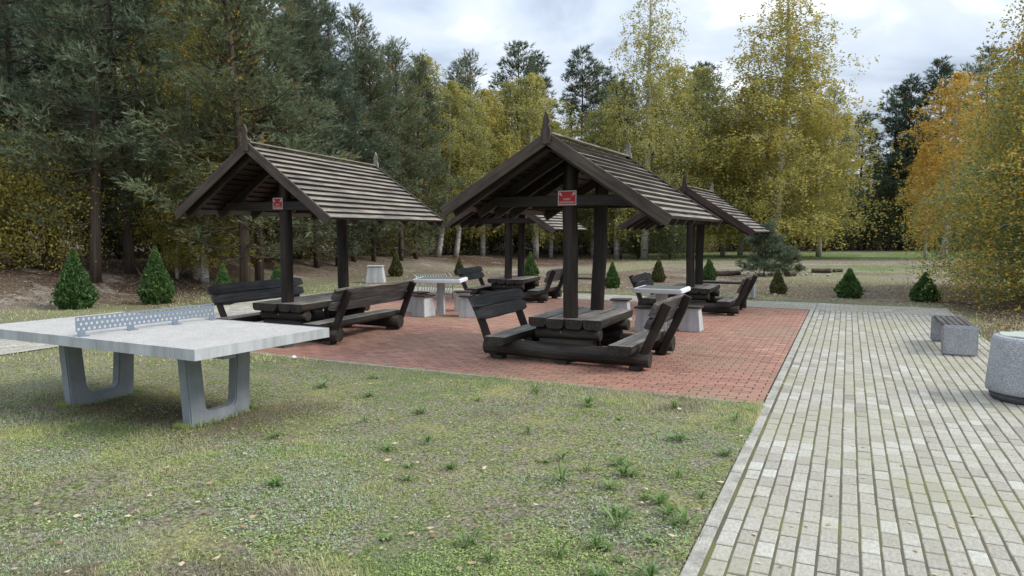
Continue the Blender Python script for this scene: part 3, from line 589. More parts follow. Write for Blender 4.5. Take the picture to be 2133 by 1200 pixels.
# ------------------------------------------------------------------ plants
rng = np.random.default_rng(12)
def quads_at(P, size, elong=1.4, up=None, flat=0):
    n = len(P); d = rng.normal(size=(n, 3)); d[:, 2] *= (1-flat)
    if up is not None: d = d*.6+up
    d /= np.linalg.norm(d, axis=1, keepdims=True)+1e-9; r = rng.normal(size=(n, 3)); b_ = np.cross(d, r); b_ /= np.linalg.norm(b_, axis=1, keepdims=True)+1e-9
    s = (size*rng.uniform(.7, 1.3, n))[:, None]
    V = np.stack([P-d*s*elong*.5, P+b_*s*.42, P+d*s*elong*.5, P-b_*s*.42], 1); return V.reshape(-1, 3)
def birch_mesh(h, rad, nbr, nl, leaf, seed, base=.12, lean=0., prof='oval', thin_top=0):
    r = random.Random(seed); ph = r.random()*6
    def tr(t): return Vector((lean*h*t+.012*h*math.sin(t*5+ph), .010*h*math.sin(t*4+ph*2), h*t))
    b = MB(); b.tube([tr(t) for t in np.linspace(0, .985, 14)], [max(.014, .0135*h*(1-t)**.7+.01) for t in np.linspace(0, 1, 14)], 8)
    P = []; W = []
    for k in range(nbr):
        t = base+(1-base)*((k+r.random())/nbr)**.9; t = min(t, .985)
        if prof == 'oval': w_ = math.sin(PI*min(1, ((t-base)/(1-base))*.86+.14))**.75
        elif prof == 'cone': w_ = (1-(t-base)/(1-base))**.75*(.75+.25*min(1, (t-base)*8))
        elif prof == 'full': q_ = (t-base)/(1-base); w_ = min(1, .8+q_)*(1-max(0, q_-.25)/.75)**.62
        else: w_ = .55+.45*math.sin(PI*min(1, (t-base)/(1-base)+.1))
        L_ = rad*w_*r.uniform(.65, 1.15)+.15; az = k*2.4+r.uniform(-.5, .5); up_ = r.uniform(.35, .95)
        d = Vector((math.cos(az), math.sin(az), 0)); p0 = tr(t); pts = []
        for i in range(7):
            s = i/6; pts.append(p0+d*L_*s+Vector((0, 0, L_*(up_*s-.55*up_*s*s-.15*s**3)))+Vector((r.uniform(-.04, .04), r.uniform(-.04, .04), 0))*L_)
        b.tube(pts, [max(.006, .006*h*.28*(1-s/6.4)*(1-t*.6)) for s in range(7)], 4)
        m = max(12, int(nl/nbr*(.35+L_/rad)*((1-thin_top*max(0, t-.62)/.38) if thin_top else 1)))
        ns = max(2, m//15); ss = rng.uniform(.10, 1.0, ns)**.8; pa = np.array([[p.x, p.y, p.z] for p in pts]); ii = np.minimum((ss*6).astype(int), 5); fr = (ss*6-ii)[:, None]
        an = pa[ii]*(1-fr)+pa[ii+1]*fr; off = rng.normal(size=(ns, 3))*[.30, .30, .14]*L_**.5; sl = rng.uniform(.35, 1.0, ns)*(.55+.28*L_); pick = rng.integers(0, ns, m); q = rng.uniform(0, 1, m)
        c = an[pick]+off[pick]*np.minimum(1, .25+q*1.6)[:, None]+rng.normal(size=(m, 3))*(.035+.0012*h)+np.stack([np.zeros(m), np.zeros(m), .16-q**1.4*sl[pick]], -1)
        P.append(c)
    P = np.concatenate(P); clump = vnoise(P[:, 0]+P[:, 2]*.7, P[:, 1]-P[:, 2]*.6, .8); tint = np.clip(.5*clump+.25+rng.normal(size=len(P))*.22+ .12*(P[:, 2]/h-.5), 0, 1)
    return b, facemesh('crown', quads_at(P, leaf, 1.25), 4, tint, ['leaf_y'])
def pine_mesh(h, rad, seed, base=.15, nt=4500, nl=.15, wid=.022, open_=0, tip=.9):
    r = random.Random(seed); ph = r.random()*6
    def tr(t): return Vector((.010*h*math.sin(t*4+ph), .010*h*math.sin(t*3+ph*2), h*t))
    b = MB(); b.tube([tr(t) for t in np.linspace(0, .97, 12)], [max(.012, .0115*h*(1-t)**.85+.01) for t in np.linspace(0, 1, 12)], 8)
    br = []; t = base*.6
    while t < .985:
        q = (t-base)/(1-base)
        for k in range(r.choice((4, 5, 6))):
            if r.random() < open_*.5: continue
            az = r.uniform(0, 6.28); w_ = (1-max(0, q))**tip*(1 if q > .18 else .55+.45*max(0, q+.12)/.3)
            L_ = rad*w_*r.uniform(.6, 1.2)+.18; up_ = .10+.75*max(0, q)**1.2+r.uniform(-.08, .12)
            br.append((t, az, L_, up_, q))
        t += .42/h*r.uniform(.8, 1.3)*(1-.35*max(0, q))
    tot = sum(x_[2] for x_ in br); P, Dn, SS = [], [], []
    for (t, az, L_, up_, q) in br:
        d = Vector((math.cos(az), math.sin(az), 0)); p0 = tr(t); pts = [p0+d*L_*s+Vector((0, 0, L_*(up_*s*.6+.45*up_*s*s-.12*math.sin(PI*s)*(1-q)))) for s in (0, .2, .4, .6, .8, 1)]
        b.tube(pts, [max(.007, .009*L_*(1.05-s)+.006) for s in (0, .2, .4, .6, .8, 1)], 4)
        m = max(5, int(nt*L_/tot)); 
        if q < .02: m = int(m*.35)
        s = rng.uniform(.28, 1.02, m)**.75; pa = np.array([[p.x, p.y, p.z] for p in pts]); ii = np.minimum((s*5).astype(int), 4); fr = (s*5-ii)[:, None]
        c = pa[ii]*(1-fr)+pa[ii+1]*fr; side = rng.normal(size=(m, 1))*.30*L_**.7*(1.15-s[:, None]*.75); sd_ = np.array([-d.y, d.x, 0])
        dr = np.array([d.x, d.y, 0])+sd_*np.sign(side)*.6+np.array([0, 0, .35+.9*max(0, q)])
        c = c+sd_*side+np.stack([np.zeros(m), np.zeros(m), np.abs(side[:, 0])*.25+rng.normal(size=m)*.05], -1)
        nc = max(2, m//9); sel_ = rng.integers(0, m, nc); pk = rng.integers(0, nc, m); cc_ = c[sel_][pk]; jit_ = rng.normal(size=(m, 3))*[.15, .15, .10]; c = cc_+jit_; dr = dr[sel_][pk]+jit_*4.5; s = s[sel_][pk]
        P.append(c); Dn.append(dr+rng.normal(size=(m, 3))*.25); SS.append(s)
    P = np.concatenate(P); Dn = np.concatenate(Dn); SS = np.concatenate(SS); Dn /= np.linalg.norm(Dn, axis=1, keepdims=True)
    k = 9; n = len(P); Pk = np.repeat(P, k, 0); Dk = np.repeat(Dn, k, 0); al = rng.uniform(-.09, .09, (n*k, 1)); o = Pk+Dk*al
    nd_ = Dk*1.0+rng.normal(size=(n*k, 3))*.42; nd_ /= np.linalg.norm(nd_, axis=1, keepdims=True); ln = (nl*rng.uniform(.7, 1.25, n*k))[:, None]
    rr = np.cross(nd_, rng.normal(size=(n*k, 3))); rr /= np.linalg.norm(rr, axis=1, keepdims=True)
    V_ = np.stack([o-rr*wid/2, o+rr*wid/2, o+nd_*ln], 1).reshape(-1, 3)
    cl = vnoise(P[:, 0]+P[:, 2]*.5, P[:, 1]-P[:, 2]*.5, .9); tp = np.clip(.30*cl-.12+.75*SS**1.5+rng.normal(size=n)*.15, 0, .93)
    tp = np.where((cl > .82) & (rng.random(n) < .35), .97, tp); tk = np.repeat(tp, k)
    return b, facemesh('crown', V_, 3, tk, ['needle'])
def shrub_mesh(h, rad, seed, nl, leaf, stems=7):
    r = random.Random(seed); b = MB(); P = []
    for k in range(stems):
        az = r.uniform(0, 6.28); L_ = h*r.uniform(.6, 1); ou = rad*r.uniform(.2, .8); pts = [Vector((math.cos(az)*ou*s**1.3, math.sin(az)*ou*s**1.3, L_*s)) for s in (0, .25, .5, .75, 1)]
        b.tube(pts, [.022, .018, .014, .01, .006], 5)
        for j in range(8):
            s = r.uniform(.15, 1); p = pts[0].lerp(pts[-1], s); m = nl//(stems*8); a2 = r.uniform(0, 6.28); q = np.array([p.x+math.cos(a2)*rad*.3, p.y+math.sin(a2)*rad*.3, p.z+.1])
            P.append(q+rng.normal(size=(m, 3))*[rad*.22, rad*.22, h*.09])
    P = np.concatenate(P); P[:, 2] = np.abs(P[:, 2]); cl = vnoise(P[:, 0]*1.3+P[:, 2], P[:, 1]-P[:, 2], .4); tint = np.clip(.45*cl+.25+rng.normal(size=len(P))*.2, 0, 1)
    return b, facemesh('crown', quads_at(P, leaf, 1.3), 4, tint, ['leaf_d'])
def thuja_mesh(h, rad, seed, n, leaf, slim=False):
    rs = np.random.default_rng(seed); t = rs.random(n*2); prof = np.where(t < .25, .72+.28*np.sin(t/.25*PI/2), ((1-t)/.75)**.95*.93+.03)
    keep = rs.random(n*2) < prof+.12; t = t[keep][:n]; prof = prof[keep][:n]; m = len(t); az = rs.random(m)*2*PI
    lump = .66+.34*vnoise(az*2.1*.9+seed*7, t*7, .5)+.22*vnoise(np.cos(az)*3+t*5, np.sin(az)*3, .3); rr = rad*prof*lump*(1-.40*rs.random(m)**2.2)*(1+.22*(rs.random(m) > .93)*rs.random(m))
    P = np.stack([rr*np.cos(az), rr*np.sin(az), .03+h*t*.97], -1); up = np.stack([np.cos(az)*.55, np.sin(az)*.55, np.ones(m)*.9], -1)
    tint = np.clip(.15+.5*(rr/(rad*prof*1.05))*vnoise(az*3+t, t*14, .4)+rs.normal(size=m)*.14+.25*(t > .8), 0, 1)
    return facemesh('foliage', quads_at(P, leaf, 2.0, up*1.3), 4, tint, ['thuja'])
def place_tree(root_name, label, cat, protos, x, y, s, rz, group, leafmat=None, sz=None, barkmat=None, lean=(0, 0)):
    T = thing(root_name, label, cat, (x, y, gzs(x, y)-.03), rz, group); T.scale = (s if sz is None else sz[0], s if sz is None else sz[0], s if sz is None else sz[1]); T.rotation_euler = (lean[0], lean[1], rz)
    for nm, me in zip(('trunk', 'crown'), protos):
        o = obj(nm, me, T)
        if nm == 'crown' and leafmat: o.material_slots[0].link = 'OBJECT'; o.material_slots[0].material = M[leafmat]
    return T
def fin_(pair, bark): b, c = pair; return (b.mesh('trunk', [bark]), c)
PINE = [fin_(pine_mesh(12, 2.9, 1, .16, 6500, .13, .024), 'pine_bark'), fin_(pine_mesh(12, 2.6, 2, .22, 6000, .13, .024, .2), 'pine_bark'), fin_(pine_mesh(10, 2.4, 3, .10, 5600, .13, .022), 'pine_bark'), fin_(pine_mesh(15, 2.7, 4, .40, 3600, .24, .038, .5, .7), 'pine_bark'), fin_(pine_mesh(15, 2.4, 6, .30, 4000, .24, .038, .3, .8), 'pine_bark')]
PH = [12, 12, 10, 15, 15]
BIR = [fin_(birch_mesh(12, 2.5, 66, 27000, .08, 1, .10), 'birchbark'), fin_(birch_mesh(12, 2.0, 56, 22000, .08, 2, .16, .03), 'birchbark'), fin_(birch_mesh(16, 3.4, 130, 80000, .082, 3, .03, 0, 'full', .92), 'birchbark'), fin_(birch_mesh(16, 3.0, 100, 44000, .08, 5, .06, 0, 'full', .965), 'birchbark')]
BH = [12, 12, 16, 16]
SHR = [fin_(shrub_mesh(2.6, 1.5, k, 9000, .05), 'pine_bark') for k in (1, 2, 3)]
rnd = random.Random(77)
def topz(ytop, D): return CH+(482-ytop)/1450*D
def pine(px, D, ytop, label, group, kind=None, wide=1.0):
    x, y = col(px, D); k = kind if kind is not None else rnd.randrange(5); h = topz(ytop, D)-gzs(x, y); s = h/PH[k]
    return place_tree('pine_tree', label, 'pine tree', PINE[k], x, y, s, rnd.uniform(0, 6.28), group, sz=(min(s, 1.15)*wide*rnd.uniform(.9, 1.1), s))
def birch(px, D, ytop, label, group, kind, mat, wide=1.0, lean=(0, 0)):
    x, y = col(px, D); h = topz(ytop, D)-gzs(x, y); s = h/BH[kind]
    return place_tree('birch_tree', label, 'birch tree', BIR[kind], x, y, s, rnd.uniform(0, 6.28), group, mat, sz=(s*wide, s), lean=lean)
SKY = [(-400, -300), (560, -160), (650, -50), (690, 20), (760, 62), (830, 95), (870, 120), (905, 150), (950, 125), (1000, 112), (1100, 95), (1150, 170), (1200, 108), (1260, 150), (1310, 175), (1400, 200), (1480, 120), (1560, 180), (1700, 170), (1790, 240), (1850, 190), (1940, 132), (1990, 175), (2040, 112), (2100, 170), (2500, 150)]
skyl = lambda px: float(np.interp(px, [a for a, _ in SKY], [b for _, b in SKY]))
# front row of pines on the left, each one told apart by place
fr = [(-90, 19, -330, 0), (40, 21, -330, 0), (205, 18.6, -380, 1), (262, 20, -300, 1), (345, 25, -120, 0), (120, 25, -250, 0), (497, 19.5, -230, 0), (535, 21, -170, 0), (610, 24, -70, 0), (655, 26, -10, 2), (700, 27, 14, 0), (742, 29, 25, 2), (778, 30, 70, 0), (832, 32, 92, 2), (872, 34, 120, 0)]
lab = ['pine at the left edge of the photo, branches low', 'broad pine above the first yellow shrub at the left', 'tall pine with thick bare trunk right of the first thuja', 'pine with slimmer dark trunk behind the second thuja', 'pine just left of the tall yellow birch at the wood edge', 'pine filling the gap between the left trunks', 'pine whose grey trunk shows left of the first shelter post', 'pine with thin trunk seen under the left roof', 'dense pine rising directly over the left roof ridge', 'pine at the left end of the open sky', 'pine second from the open sky, above the left roof', 'bushy pine behind the rear finial of the left roof', 'pine sloping down the skyline over the left roof', 'pine third before the middle birches', 'last blue green pine before the middle birches']
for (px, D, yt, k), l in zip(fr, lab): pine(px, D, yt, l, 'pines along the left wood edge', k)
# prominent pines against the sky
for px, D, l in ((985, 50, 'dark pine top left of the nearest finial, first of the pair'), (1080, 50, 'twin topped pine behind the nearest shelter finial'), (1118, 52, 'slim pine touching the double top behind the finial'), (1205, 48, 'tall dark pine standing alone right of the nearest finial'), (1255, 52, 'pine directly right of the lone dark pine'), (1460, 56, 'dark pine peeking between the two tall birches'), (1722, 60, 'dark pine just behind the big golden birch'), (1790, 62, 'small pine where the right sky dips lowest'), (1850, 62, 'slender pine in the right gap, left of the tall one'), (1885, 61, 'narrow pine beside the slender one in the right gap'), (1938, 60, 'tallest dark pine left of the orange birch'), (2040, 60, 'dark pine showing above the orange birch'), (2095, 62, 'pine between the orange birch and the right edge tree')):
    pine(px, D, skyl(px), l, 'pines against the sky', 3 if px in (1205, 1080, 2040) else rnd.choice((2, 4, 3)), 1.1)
# rows behind
for row, (dd, dy) in enumerate(((6, 0), (12, 25), (19, 60))):
    px = -260
    while px < 960:
        D = (26 if px < 600 else 26+(px-600)/360*10)+dd+rnd.uniform(-1, 1); pine(px, D, skyl(px)+dy+rnd.uniform(0, 40), 'pine deep in the wood behind the front row', 'pines deep in the left wood', rnd.choice((0, 1, 2)), 1.1); px += 3.3/D*1450*rnd.uniform(.8, 1.2)
    px = 960
    while px < 2420:
        D = (46 if px < 1250 else 46+min(1, (px-1250)/400)*18)+dd*1.3+rnd.uniform(-1.5, 1.5); pine(px, D, skyl(px)+45+dy+rnd.uniform(0, 110), 'pine deep in the wood beyond the meadow', 'pines deep in the far wood', rnd.choice((0, 2, 2, 4)), 1.15); px += 3.6/D*1450*rnd.uniform(.8, 1.2)
# birches
B_ = [(405, 20.8, -80, 0, 'leaf_y', .85, 'tall yellow birch among the left pines'), (450, 30, -10, 1, 'leaf_y', 1.2, 'yellow birch right of the tall one in the pines'), (435, 20.5, 255, 0, 'leaf_y', 1.7, 'low golden birch just left of the left roof'), (372, 20.5, 380, 0, 'leaf_y', 1.3, 'small golden birch behind the second thuja'),
      (885, 38, 130, 0, 'leaf_g', 1.2, 'pale green birch at the corner of the wood'), (915, 37, 175, 1, 'leaf_g', 1.2, 'birch with white leaning trunk left of the nearest roof'), (950, 38, 190, 1, 'leaf_g', 1.2, 'forked white birch beside the leaning one'), (1010, 41, 195, 0, 'leaf_y', 1.2, 'yellow birch above the left slope of the nearest roof'), (1060, 43, 180, 0, 'leaf_g', 1.2, 'green birch behind the nearest roof slope'), (1110, 42, 165, 0, 'leaf_g', 1.25, 'rounded green gold birch just left of the nearest finial'), (1150, 44, 260, 0, 'leaf_y', 1.2, 'small gold birch behind the nearest finial'),
      (1240, 46, 235, 0, 'leaf_g', 1.2, 'green birch over the nearest roof ridge'), (1290, 44, 175, 0, 'leaf_g', 1.2, 'pale birch left of the sparse topped birch'), (1345, 43, -30, 3, 'leaf_g', 1.05, 'very tall birch with sparse nearly bare top'), (1400, 45, 150, 0, 'leaf_g', 1.2, 'birch under the sparse topped one'), (1455, 47, 150, 0, 'leaf_g', 1.2, 'green birch between the two tall birches'), (1500, 48, 230, 0, 'leaf_y', 1.2, 'orange tinged birch above the right rear roof'),
      (1622, 45, -25, 2, 'leaf_y', 1.42, 'biggest golden birch, full to the ground, right of centre'), (1545, 47, 190, 0, 'leaf_y', 1.25, 'golden birch hugging the big one on its left'), (1700, 47, 215, 0, 'leaf_y', 1.3, 'golden birch hugging the big one on its right'), (1965, 42, 160, 1, 'leaf_o', 1.3, 'narrow orange birch left of the right edge tree'), (1925, 44, 300, 0, 'leaf_o', 1.0, 'short orange birch at the foot of the narrow one')]
for px, D, yt, k, m, wd, l in B_: birch(px, D, yt, l, None, k, m, wd, lean=((.0, .05) if 'leaning' in l else (0, 0)))
birch(2235, 15.0, 20, 'big green and orange tree at the right edge of the photo', None, 2, 'leaf_m', 1.0) if False else None
NB = fin_(birch_mesh(9, 2.9, 190, 130000, .052, 9, .02, 0, 'full'), 'birchbark')
for px, D, h, l, sc in ((2235, 15.2, 7.4, 'big green and orange tree overhanging the right edge of the photo', 1.0), (2400, 17.5, 8.5, 'second leafy tree beyond the right edge tree', 1.0), (2150, 19.0, 5.8, 'smaller orange green tree behind the right edge tree', .85)):
    x, y = col(px, D); place_tree('birch_tree', l, 'birch tree', NB, x, y, 1, rnd.uniform(0, 6), None, 'leaf_m', sz=(sc, h/9))
# shrubs at the wood edge
px = -120; k = 0
while px < 2150:
    D = float(np.interp(px, [-120, 300, 640, 880, 1250, 1700, 2150], [19.5, 22, 26, 38.5, 50, 62, 62]))+rnd.uniform(0, 2.5); x, y = col(px, D)
    mat = 'leaf_y' if (px < 150 or 380 < px < 450) else rnd.choice(('leaf_d', 'leaf_d', 'leaf_g') if px > 640 else ('leaf_d', 'leaf_d', 'leaf_g', 'leaf_g', 'leaf_y')); s = rnd.uniform(.8, 1.35)*(1+D/110)
    if px < 150: s = rnd.uniform(1.1, 1.4); D = 18.8+rnd.uniform(-.3, .6); x, y = col(px, D)
    elif px < 470: D += 2.5; x, y = col(px, D); s *= 1.15
    place_tree('shrub', {'leaf_y': 'golden yellow', 'leaf_d': 'dark green', 'leaf_g': 'yellow green', 'leaf_o': 'orange leaved'}[mat]+' undergrowth shrub at the edge of the wood', 'shrub', SHR[k % 3], x, y, s, rnd.uniform(0, 6.28), 'undergrowth shrubs along the wood', mat); px += 1.75/D*1450*rnd.uniform(.7, 1.2); k += 1
    if k % 2:
        x, y = col(px, D+5); place_tree('shrub', 'shaded shrub standing a few metres inside the wood', 'shrub', SHR[(k+1) % 3], x, y, s*1.4, rnd.uniform(0, 6.28), 'shaded shrubs inside the wood', 'leaf_d')
for px, D, s, l in ((1395, 42, 1.2, 'dark green bush in the meadow left of the right rear posts'), (1330, 44, .7, 'low olive bush beside the meadow post')):
    x, y = col(px, D); place_tree('shrub', l, 'shrub', SHR[0], x, y, s, 1, None, 'leaf_d')
YP = fin_(pine_mesh(3.2, 1.6, 31, .01, 3600, .15, .026), 'pine_bark'); x, y = col(1592, 26.5); place_tree('pine_tree', 'young bushy pine growing in the meadow behind the logs', 'pine tree', YP, x, y, .62, 0, None)
x, y = col(1650, 27.5); place_tree('pine_tree', 'tiny pine sprawling right of the young meadow pine', 'pine tree', YP, x, y, .34, 2, None)
# thujas
TH = [thuja_mesh(1.35, .40, 1, 11000, .038), thuja_mesh(1.35, .40, 2, 11000, .038), thuja_mesh(.85, .35, 3, 4200, .045), thuja_mesh(.85, .35, 4, 4200, .045)]
for px, D, h, rad, m, l in ((158, None, 1.36, .38, 'thuja', 'cone shaped thuja at the left, first of the pair behind the net'), (327, None, 1.38, .36, 'thuja', 'cone shaped thuja second from the left edge'), (464, 16.2, .95, .25, 'thuja', 'bright little thuja peeking over the left bench back'), (577, 18.5, .8, .25, 'thuja', 'pale thuja tip just left of the first post'), (825, 26.3, .95, .25, 'thuja_dry', 'thin olive thuja left of the bike rack'), (1105, 24.5, .98, .27, 'thuja', 'green thuja beside the rear left shelter post'), (957, 27, .7, .2, 'thuja_dry', 'withered thuja behind the rear left bench back'), (1275, None, .80, .22, 'thuja', 'narrow thuja right of the nearest shelter posts'), (1372, 23.2, .85, .22, 'thuja_dry', 'sparse thuja behind the rear right bench back'), (1478, 24, .80, .25, 'thuja', 'small thuja right of the rear right posts'), (1620, None, .70, .21, 'thuja_dry', 'browning thuja near the logs'), (1768, None, .76, .31, 'thuja', 'dark thuja at the far end of the path'), (1926, None, .72, .31, 'thuja', 'dark thuja beside the far right corner of the path')):
    fixed = {158: (-15.4, 9.64), 327: (-14.7, 11.12), 1275: (-6.36, 20.13), 1620: (-1.69, 20.22), 1768: (.06, 19.84), 1926: (1.72, 19.55)}
    x, y = fixed[px] if px in fixed else col(px, D)
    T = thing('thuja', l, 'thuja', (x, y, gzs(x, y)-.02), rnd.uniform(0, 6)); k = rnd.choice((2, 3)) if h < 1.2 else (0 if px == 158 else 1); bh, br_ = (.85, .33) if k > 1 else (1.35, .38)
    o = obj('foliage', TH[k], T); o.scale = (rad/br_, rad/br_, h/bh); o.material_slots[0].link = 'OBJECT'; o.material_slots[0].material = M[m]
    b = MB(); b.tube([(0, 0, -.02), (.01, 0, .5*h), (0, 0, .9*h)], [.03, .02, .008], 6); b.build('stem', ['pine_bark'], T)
# logs and rubble in the meadow, dead branch
def mlog(px, D, L_, r_, az, label):
    x, y = col(px, D); b = MB(); b.log((-L_/2, 0, r_*.8), (L_/2, 0, r_*.9), r_, n=10, seg=6, wob=.02, seed=int(px)); o = b.build('log', ['pine_bark']); o.location = (x, y, gzs(x, y)); o.rotation_euler = (0, 0, az); tag(o, label, 'log', 'felled logs in the meadow')
mlog(1512, 26.5, .6, .11, .3, 'thick log end left of the young pine'); mlog(1530, 27, .6, .09, 1.0, 'log lying beside the thick one left of the young pine'); mlog(1648, 26.3, .6, .12, 1.2, 'grey stump log right of the young pine'); mlog(1712, 28.5, .75, .10, .35, 'pale long log in the middle of the meadow row'); mlog(1745, 29, .5, .08, .9, 'short dark log just left of the path end thuja')
b = MB(); r = random.Random(3)
for k in range(26):
    b.rev([(0, 0), (r.uniform(.03, .09), .02), (r.uniform(.03, .08), .07), (0, .1)], (r.gauss(0, .9), r.gauss(0, .25), 0), n=6, smooth=False)
x, y = col(1670, 27); o = b.build('rubble', ['kerb']); o.location = (x, y, gzs(x, y)-.01); tag(o, kind='stuff')
x0, y0 = -17.4, 12.4; b = MB(); pt = lambda dx, dy, h: (dx, dy, h+gzs(x0+dx, y0+dy)-gzs(x0, y0))
b.tube([pt(0, 0, .03), pt(-.4, .8, .08), pt(-.9, 1.7, .1), pt(-1.3, 2.6, .2)], [.018, .016, .012, .006], 5); b.tube([pt(-.3, .6, .07), pt(-.7, .7, .3), pt(-1.0, .8, .45)], [.012, .009, .004], 5); b.tube([pt(-.8, 1.5, .1), pt(-.5, 2.0, .02)], [.012, .006], 5)
o = b.build('dead_branch', ['bark']); o.location = (x0, y0, gzs(x0, y0)); tag(o, 'bare dead branch lying on the leaf covered bank between the left thujas', 'branch')
# ------------------------------------------------------------------ grass, leaves, weeds
def blades(n, region, hgt, wd, seed, tintf, lean=.8, dens=None):
    rs = np.random.default_rng(seed); x, y = region(rs, n); keep = ~inpave(x, y, .022)
    dd = dens(x, y) if dens else np.ones(n); keep &= rs.random(n) < dd; x, y = x[keep], y[keep]; m = len(x)
    z = gz(x, y); a = rs.random(m)*2*PI; h = hgt(x, y, rs)*rs.uniform(.5, 1.3, m); l = rs.uniform(.2, 1, m)*lean; b_ = a+PI/2+rs.normal(size=m)*.3
    w_ = wd*rs.uniform(.6, 1.4, m); cx_, sx_ = np.cos(a)*w_/2, np.sin(a)*w_/2
    V_ = np.stack([np.stack([x-cx_, y-sx_, z-.004], -1), np.stack([x+cx_, y+sx_, z-.004], -1), np.stack([x+np.cos(b_)*h*l, y+np.sin(b_)*h*l, z+h*np.sqrt(np.maximum(.05, 1-l*l*.8))], -1)], 1).reshape(-1, 3)
    return V_, tintf(x, y, rs)
def grass_tint(x, y, rs):
    m = len(x); a = fbm(x, y, .9); s_ = fbm(x+31, y-17, .7); ms = fbm(x-7, y+3, .5)
    t = .21+(a-.48)*2.2+rs.normal(size=m)*.13
    near = sst(1.9, .3, np.abs(y-6.7))*.30+sst(1.0, .1, np.abs(x+.9))*.25+.32*np.exp(-(((x+6.6)/2.2)**2+((y-3.6)/.5)**2))
    t = np.clip(t+near, 0, .8)
    sil = (s_+.10*np.exp(-(((x+1.6)/.8)**2+((y-4.9)/.9)**2))+.10*np.exp(-(((x+3.0)/1.2)**2+((y-3.0)/.6)**2)) > .56) & (y < 6.3) & (rs.random(m) < .6); t = np.where(sil, rs.uniform(.86, 1, m), t)
    t = np.where((ms > .62) & ~sil & (rs.random(m) < .6), rs.uniform(.38, .5, m), t)
    return t
def reg_tri(dmin, dmax, half):
    def f(rs, n):
        D = np.exp(rs.uniform(math.log(dmin), math.log(dmax), n)) if dmax/dmin < 6 else rs.uniform(dmin, dmax, n)
        R_2 = rs.uniform(-half, half, n)*D; return FH.x*D+RH.x*R_2, FH.y*D+RH.y*R_2
    return f
def dens_near(x, y):
    bare = np.exp(-(((x+6.1)/1.35)**2+((y-4.6)/.55)**2)); return np.clip(.25+2.6*(fbm(x, y, .55)-.38), .10, 1)*(1-.9*bare)
hn = lambda x, y, rs: .016+.018*sst(.5, .75, fbm(x+5, y, .8))+.02*sst(1.0, .1, np.abs(y-6.9))+.03*np.exp(-(((x+6.4)/1.6)**2+((y-3.75)/.35)**2))
def leg_reg(rs, n):
    k = rs.integers(0, 2, n); s_ = rs.integers(0, 4, n); u = rs.uniform(-.06, .06, n)
    x = np.where(k == 0, -5.30, -7.01)+np.where(s_ < 2, rs.choice([-.075, .075], n)+u*.5, rs.uniform(-.07, .07, n)); y = 4.6+np.where(s_ < 2, rs.uniform(-.42, .42, n), np.sign(u)*.37+u); return x, y
VT, tT = blades(2600, leg_reg, lambda x, y, rs: .035+.06*vnoise(x, y, .12)**2, .006, 44, lambda x, y, rs: np.clip(.62+rs.normal(size=len(x))*.12, 0, .8), .7)
tag(obj('grass_around_table_legs', facemesh('grass_tufts', VT, 3, tT, ['grassm'])), kind='stuff')
def cover(n, seed):
    rs = np.random.default_rng(seed); x, y = reg_tri(2.0, 8.5, .80)(rs, n); pn = fbm(x+3, y+8, .45); keep = ~inpave(x, y, 0) & (rs.random(n) < .05+.95*sst(.40, .66, pn)); x, y, pn = x[keep], y[keep], pn[keep]; m = len(x)
    P = np.stack([x, y, gz(x, y)+.008+rs.random(m)*.014], -1); a = rs.random(m)*2*PI; sz_ = rs.uniform(.008, .019, m)[:, None]
    d = np.stack([np.cos(a), np.sin(a), rs.uniform(-.1, .6, m)], -1)*sz_; e_ = np.stack([-np.sin(a), np.cos(a), rs.normal(size=m)*.2], -1)*sz_*.33
    sil = fbm(x+31, y-17, .7)+rs.normal(size=m)*.035 > .51; t = np.where(sil, rs.uniform(.72, 1, m), np.clip(rs.normal(size=m)*.1+.70, .5, .8)); V_ = np.stack([P-d*.5, P+e_, P+d*.6, P-e_], 1)
    tag(obj('low_leafy_ground_cover', facemesh('ground_cover', V_.reshape(-1, 3), 4, t, ['grassm'])), kind='stuff')
cover(170000, 61)
V1, t1 = blades(520000, reg_tri(2.0, 10.5, .80), hn, .0052, 1, grass_tint, 1.0, dens_near)
tag(obj('lawn_grass', facemesh('lawn_grass', V1, 3, t1, ['grassm'])), kind='stuff')
def tint_far(x, y, rs):
    z = zones(x, y); return np.clip(.10+.62*z[:, 0]*fbm(x, y, 2)+.5*z[:, 2]+rs.normal(size=len(x))*.1-.2*z[:, 1], 0, .8)
V2, t2 = blades(170000, reg_tri(9, 50, .82), lambda x, y, rs: .02+.045*fbm(x, y, 2)+.0009*np.hypot(x, y), .016, 2, tint_far, 1.0, lambda x, y: np.clip(.05+2.0*(fbm(x, y, 1.6)-.4), .04, 1))
tag(obj('meadow_grass', facemesh('meadow_grass', V2, 3, t2, ['grassm'])), kind='stuff')
def leaves(n, region, size, seed, dens, name, zo=.008, pave=False, tb=0):
    rs = np.random.default_rng(seed); x, y = region(rs, n); keep = rs.random(n) < dens(x, y)
    if not pave: keep &= ~inpave(x, y)
    x, y = x[keep], y[keep]; m = len(x); z = np.where(inpave(x, y), .006, gz(x, y)+zo); P = np.stack([x, y, z], -1); a = rs.random(m)*2*PI; s_ = size*rs.uniform(.6, 1.3, m)
    d = np.stack([np.cos(a), np.sin(a), rs.normal(size=m)*.22], -1)*s_[:, None]; e_ = np.stack([-np.sin(a), np.cos(a), rs.normal(size=m)*.3], -1)*s_[:, None]*.62
    V_ = np.stack([P-d*.5, P-d*.1+e_*.5, P+d*.5, P-d*.1-e_*.5], 1); V_[:, :, 2] = np.maximum(V_[:, :, 2], z[:, None]-.001); t = np.clip(rs.normal(size=m)*.25+.5+tb, 0, 1)
    tag(obj(name, facemesh(name, V_.reshape(-1, 3), 4, t, ['litter'])), kind='stuff')
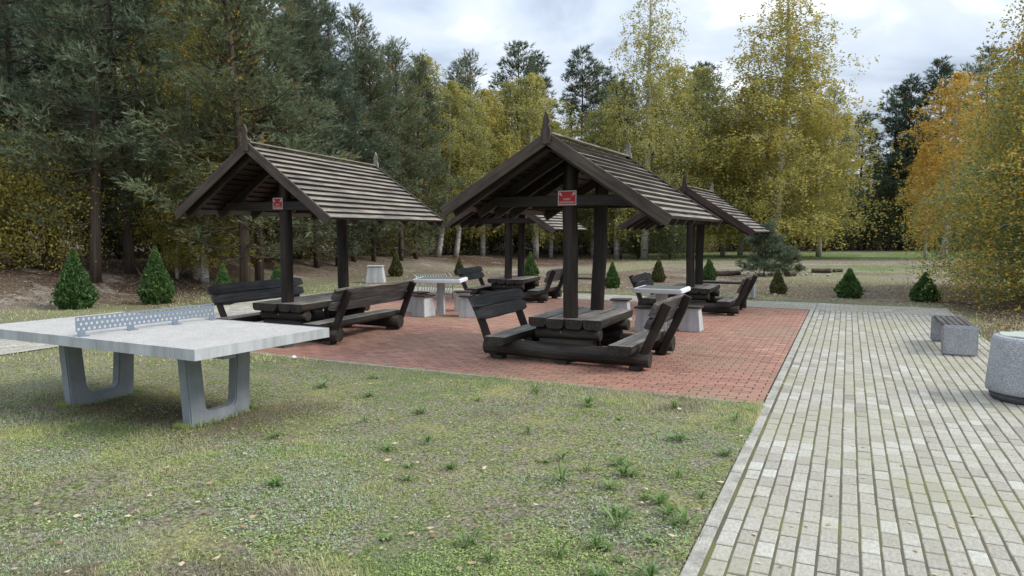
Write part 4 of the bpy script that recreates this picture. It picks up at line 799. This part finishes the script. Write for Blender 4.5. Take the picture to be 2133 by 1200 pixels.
leaves(90000, reg_tri(12, 60, .85), .075, 5, lambda x, y: np.clip(zones(x, y)[:, 1]*1.1, 0.02, 1), 'forest_leaf_litter', .02)
leaves(1700, reg_tri(2.2, 12, .8), .045, 6, lambda x, y: .35+0*x, 'fallen_leaves_on_lawn', .02, False, .3)
leaves(700, reg_tri(3, 18, .8), .036, 8, lambda x, y: inpave(x, y, .05)*.6, 'fallen_leaves_on_paving', .006, True, .35)
# leafy weeds
def weed_mesh(seed, n, L_, rise, wd):
    r = random.Random(seed); b = MB()
    for k in range(n):
        a = k*2.4+r.uniform(-.4, .4); l = L_*r.uniform(.6, 1.1); d = Vector((math.cos(a), math.sin(a), 0)); s = Vector((-d.y, d.x, 0)); ri = rise*r.uniform(.4, 1.3)
        c = [d*l*t+Vector((0, 0, l*ri*math.sin(t*2.2))) for t in (0, .35, .7, 1)]; w_ = [.2*wd, wd, .85*wd, 0.05*wd]
        vs = []; [vs.extend([p-s*ww, p+s*ww]) for p, ww in zip(c, w_)]; b.add(vs, [[0, 1, 3, 2], [2, 3, 5, 4], [4, 5, 7, 6]], 0, False, None, min(1, max(0, r.gauss(.5, .25))))
    return b.mesh('weed', ['weed'])
WD_ = [weed_mesh(1, 13, .10, .55, .009), weed_mesh(2, 17, .13, .75, .007), weed_mesh(3, 10, .08, .4, .011), weed_mesh(4, 22, .09, .9, .0045)]
wp = [(-1.15, 3.75), (-1.1, 3.45), (-.88, 4.1), (-.86, 3.2), (-1.4, 4.35), (-1.9, 4.75), (-1.75, 4.35), (-2.7, 3.9), (-4.3, 4.3), (-3.6, 5.4), (-5.2, 5.9), (-4.9, 6.5), (-2.9, 6.6), (-1.8, 5.9), (-1.2, 5.6), (-.9, 3.62), (-.98, 3.35), (-.82, 3.95), (-1.05, 4.2), (-.75, 4.4), (-1.2, 3.9), (-.95, 4.75), (-1.0, 3.1), (-1.35, 3.3), (-1.75, 3.2), (-1.3, 4.6), (-1.5, 4.75), (-1.65, 4.6), (-2.0, 4.55), (-2.5, 4.2), (-2.8, 4.1), (-3.0, 4.6), (-3.2, 4.3), (-2.3, 5.2), (-3.9, 4.9), (-1.6, 3.0), (-2.2, 3.1), (-.78, 5.3), (-.8, 6.3), (-.8, 6.7), (-1.4, 6.6), (-2.2, 6.3), (-3.3, 6.1), (-4.4, 5.7), (-3.4, 3.4)]
r = random.Random(9)
for x, y in wp:
    for j in range(r.choice((1, 1, 2))):
        xx, yy = x+r.uniform(-.06, .06), y+r.uniform(-.06, .06); o = obj('weed', r.choice(WD_), None, (xx, yy, gzs(xx, yy)+.004)); s = r.uniform(.6, 1.05); o.scale = (s, s, s); o.rotation_euler = (0, 0, r.uniform(0, 6)); tag(o, 'small green leafy weed rosette growing in the lawn', 'weed', 'weed rosettes in the lawn')
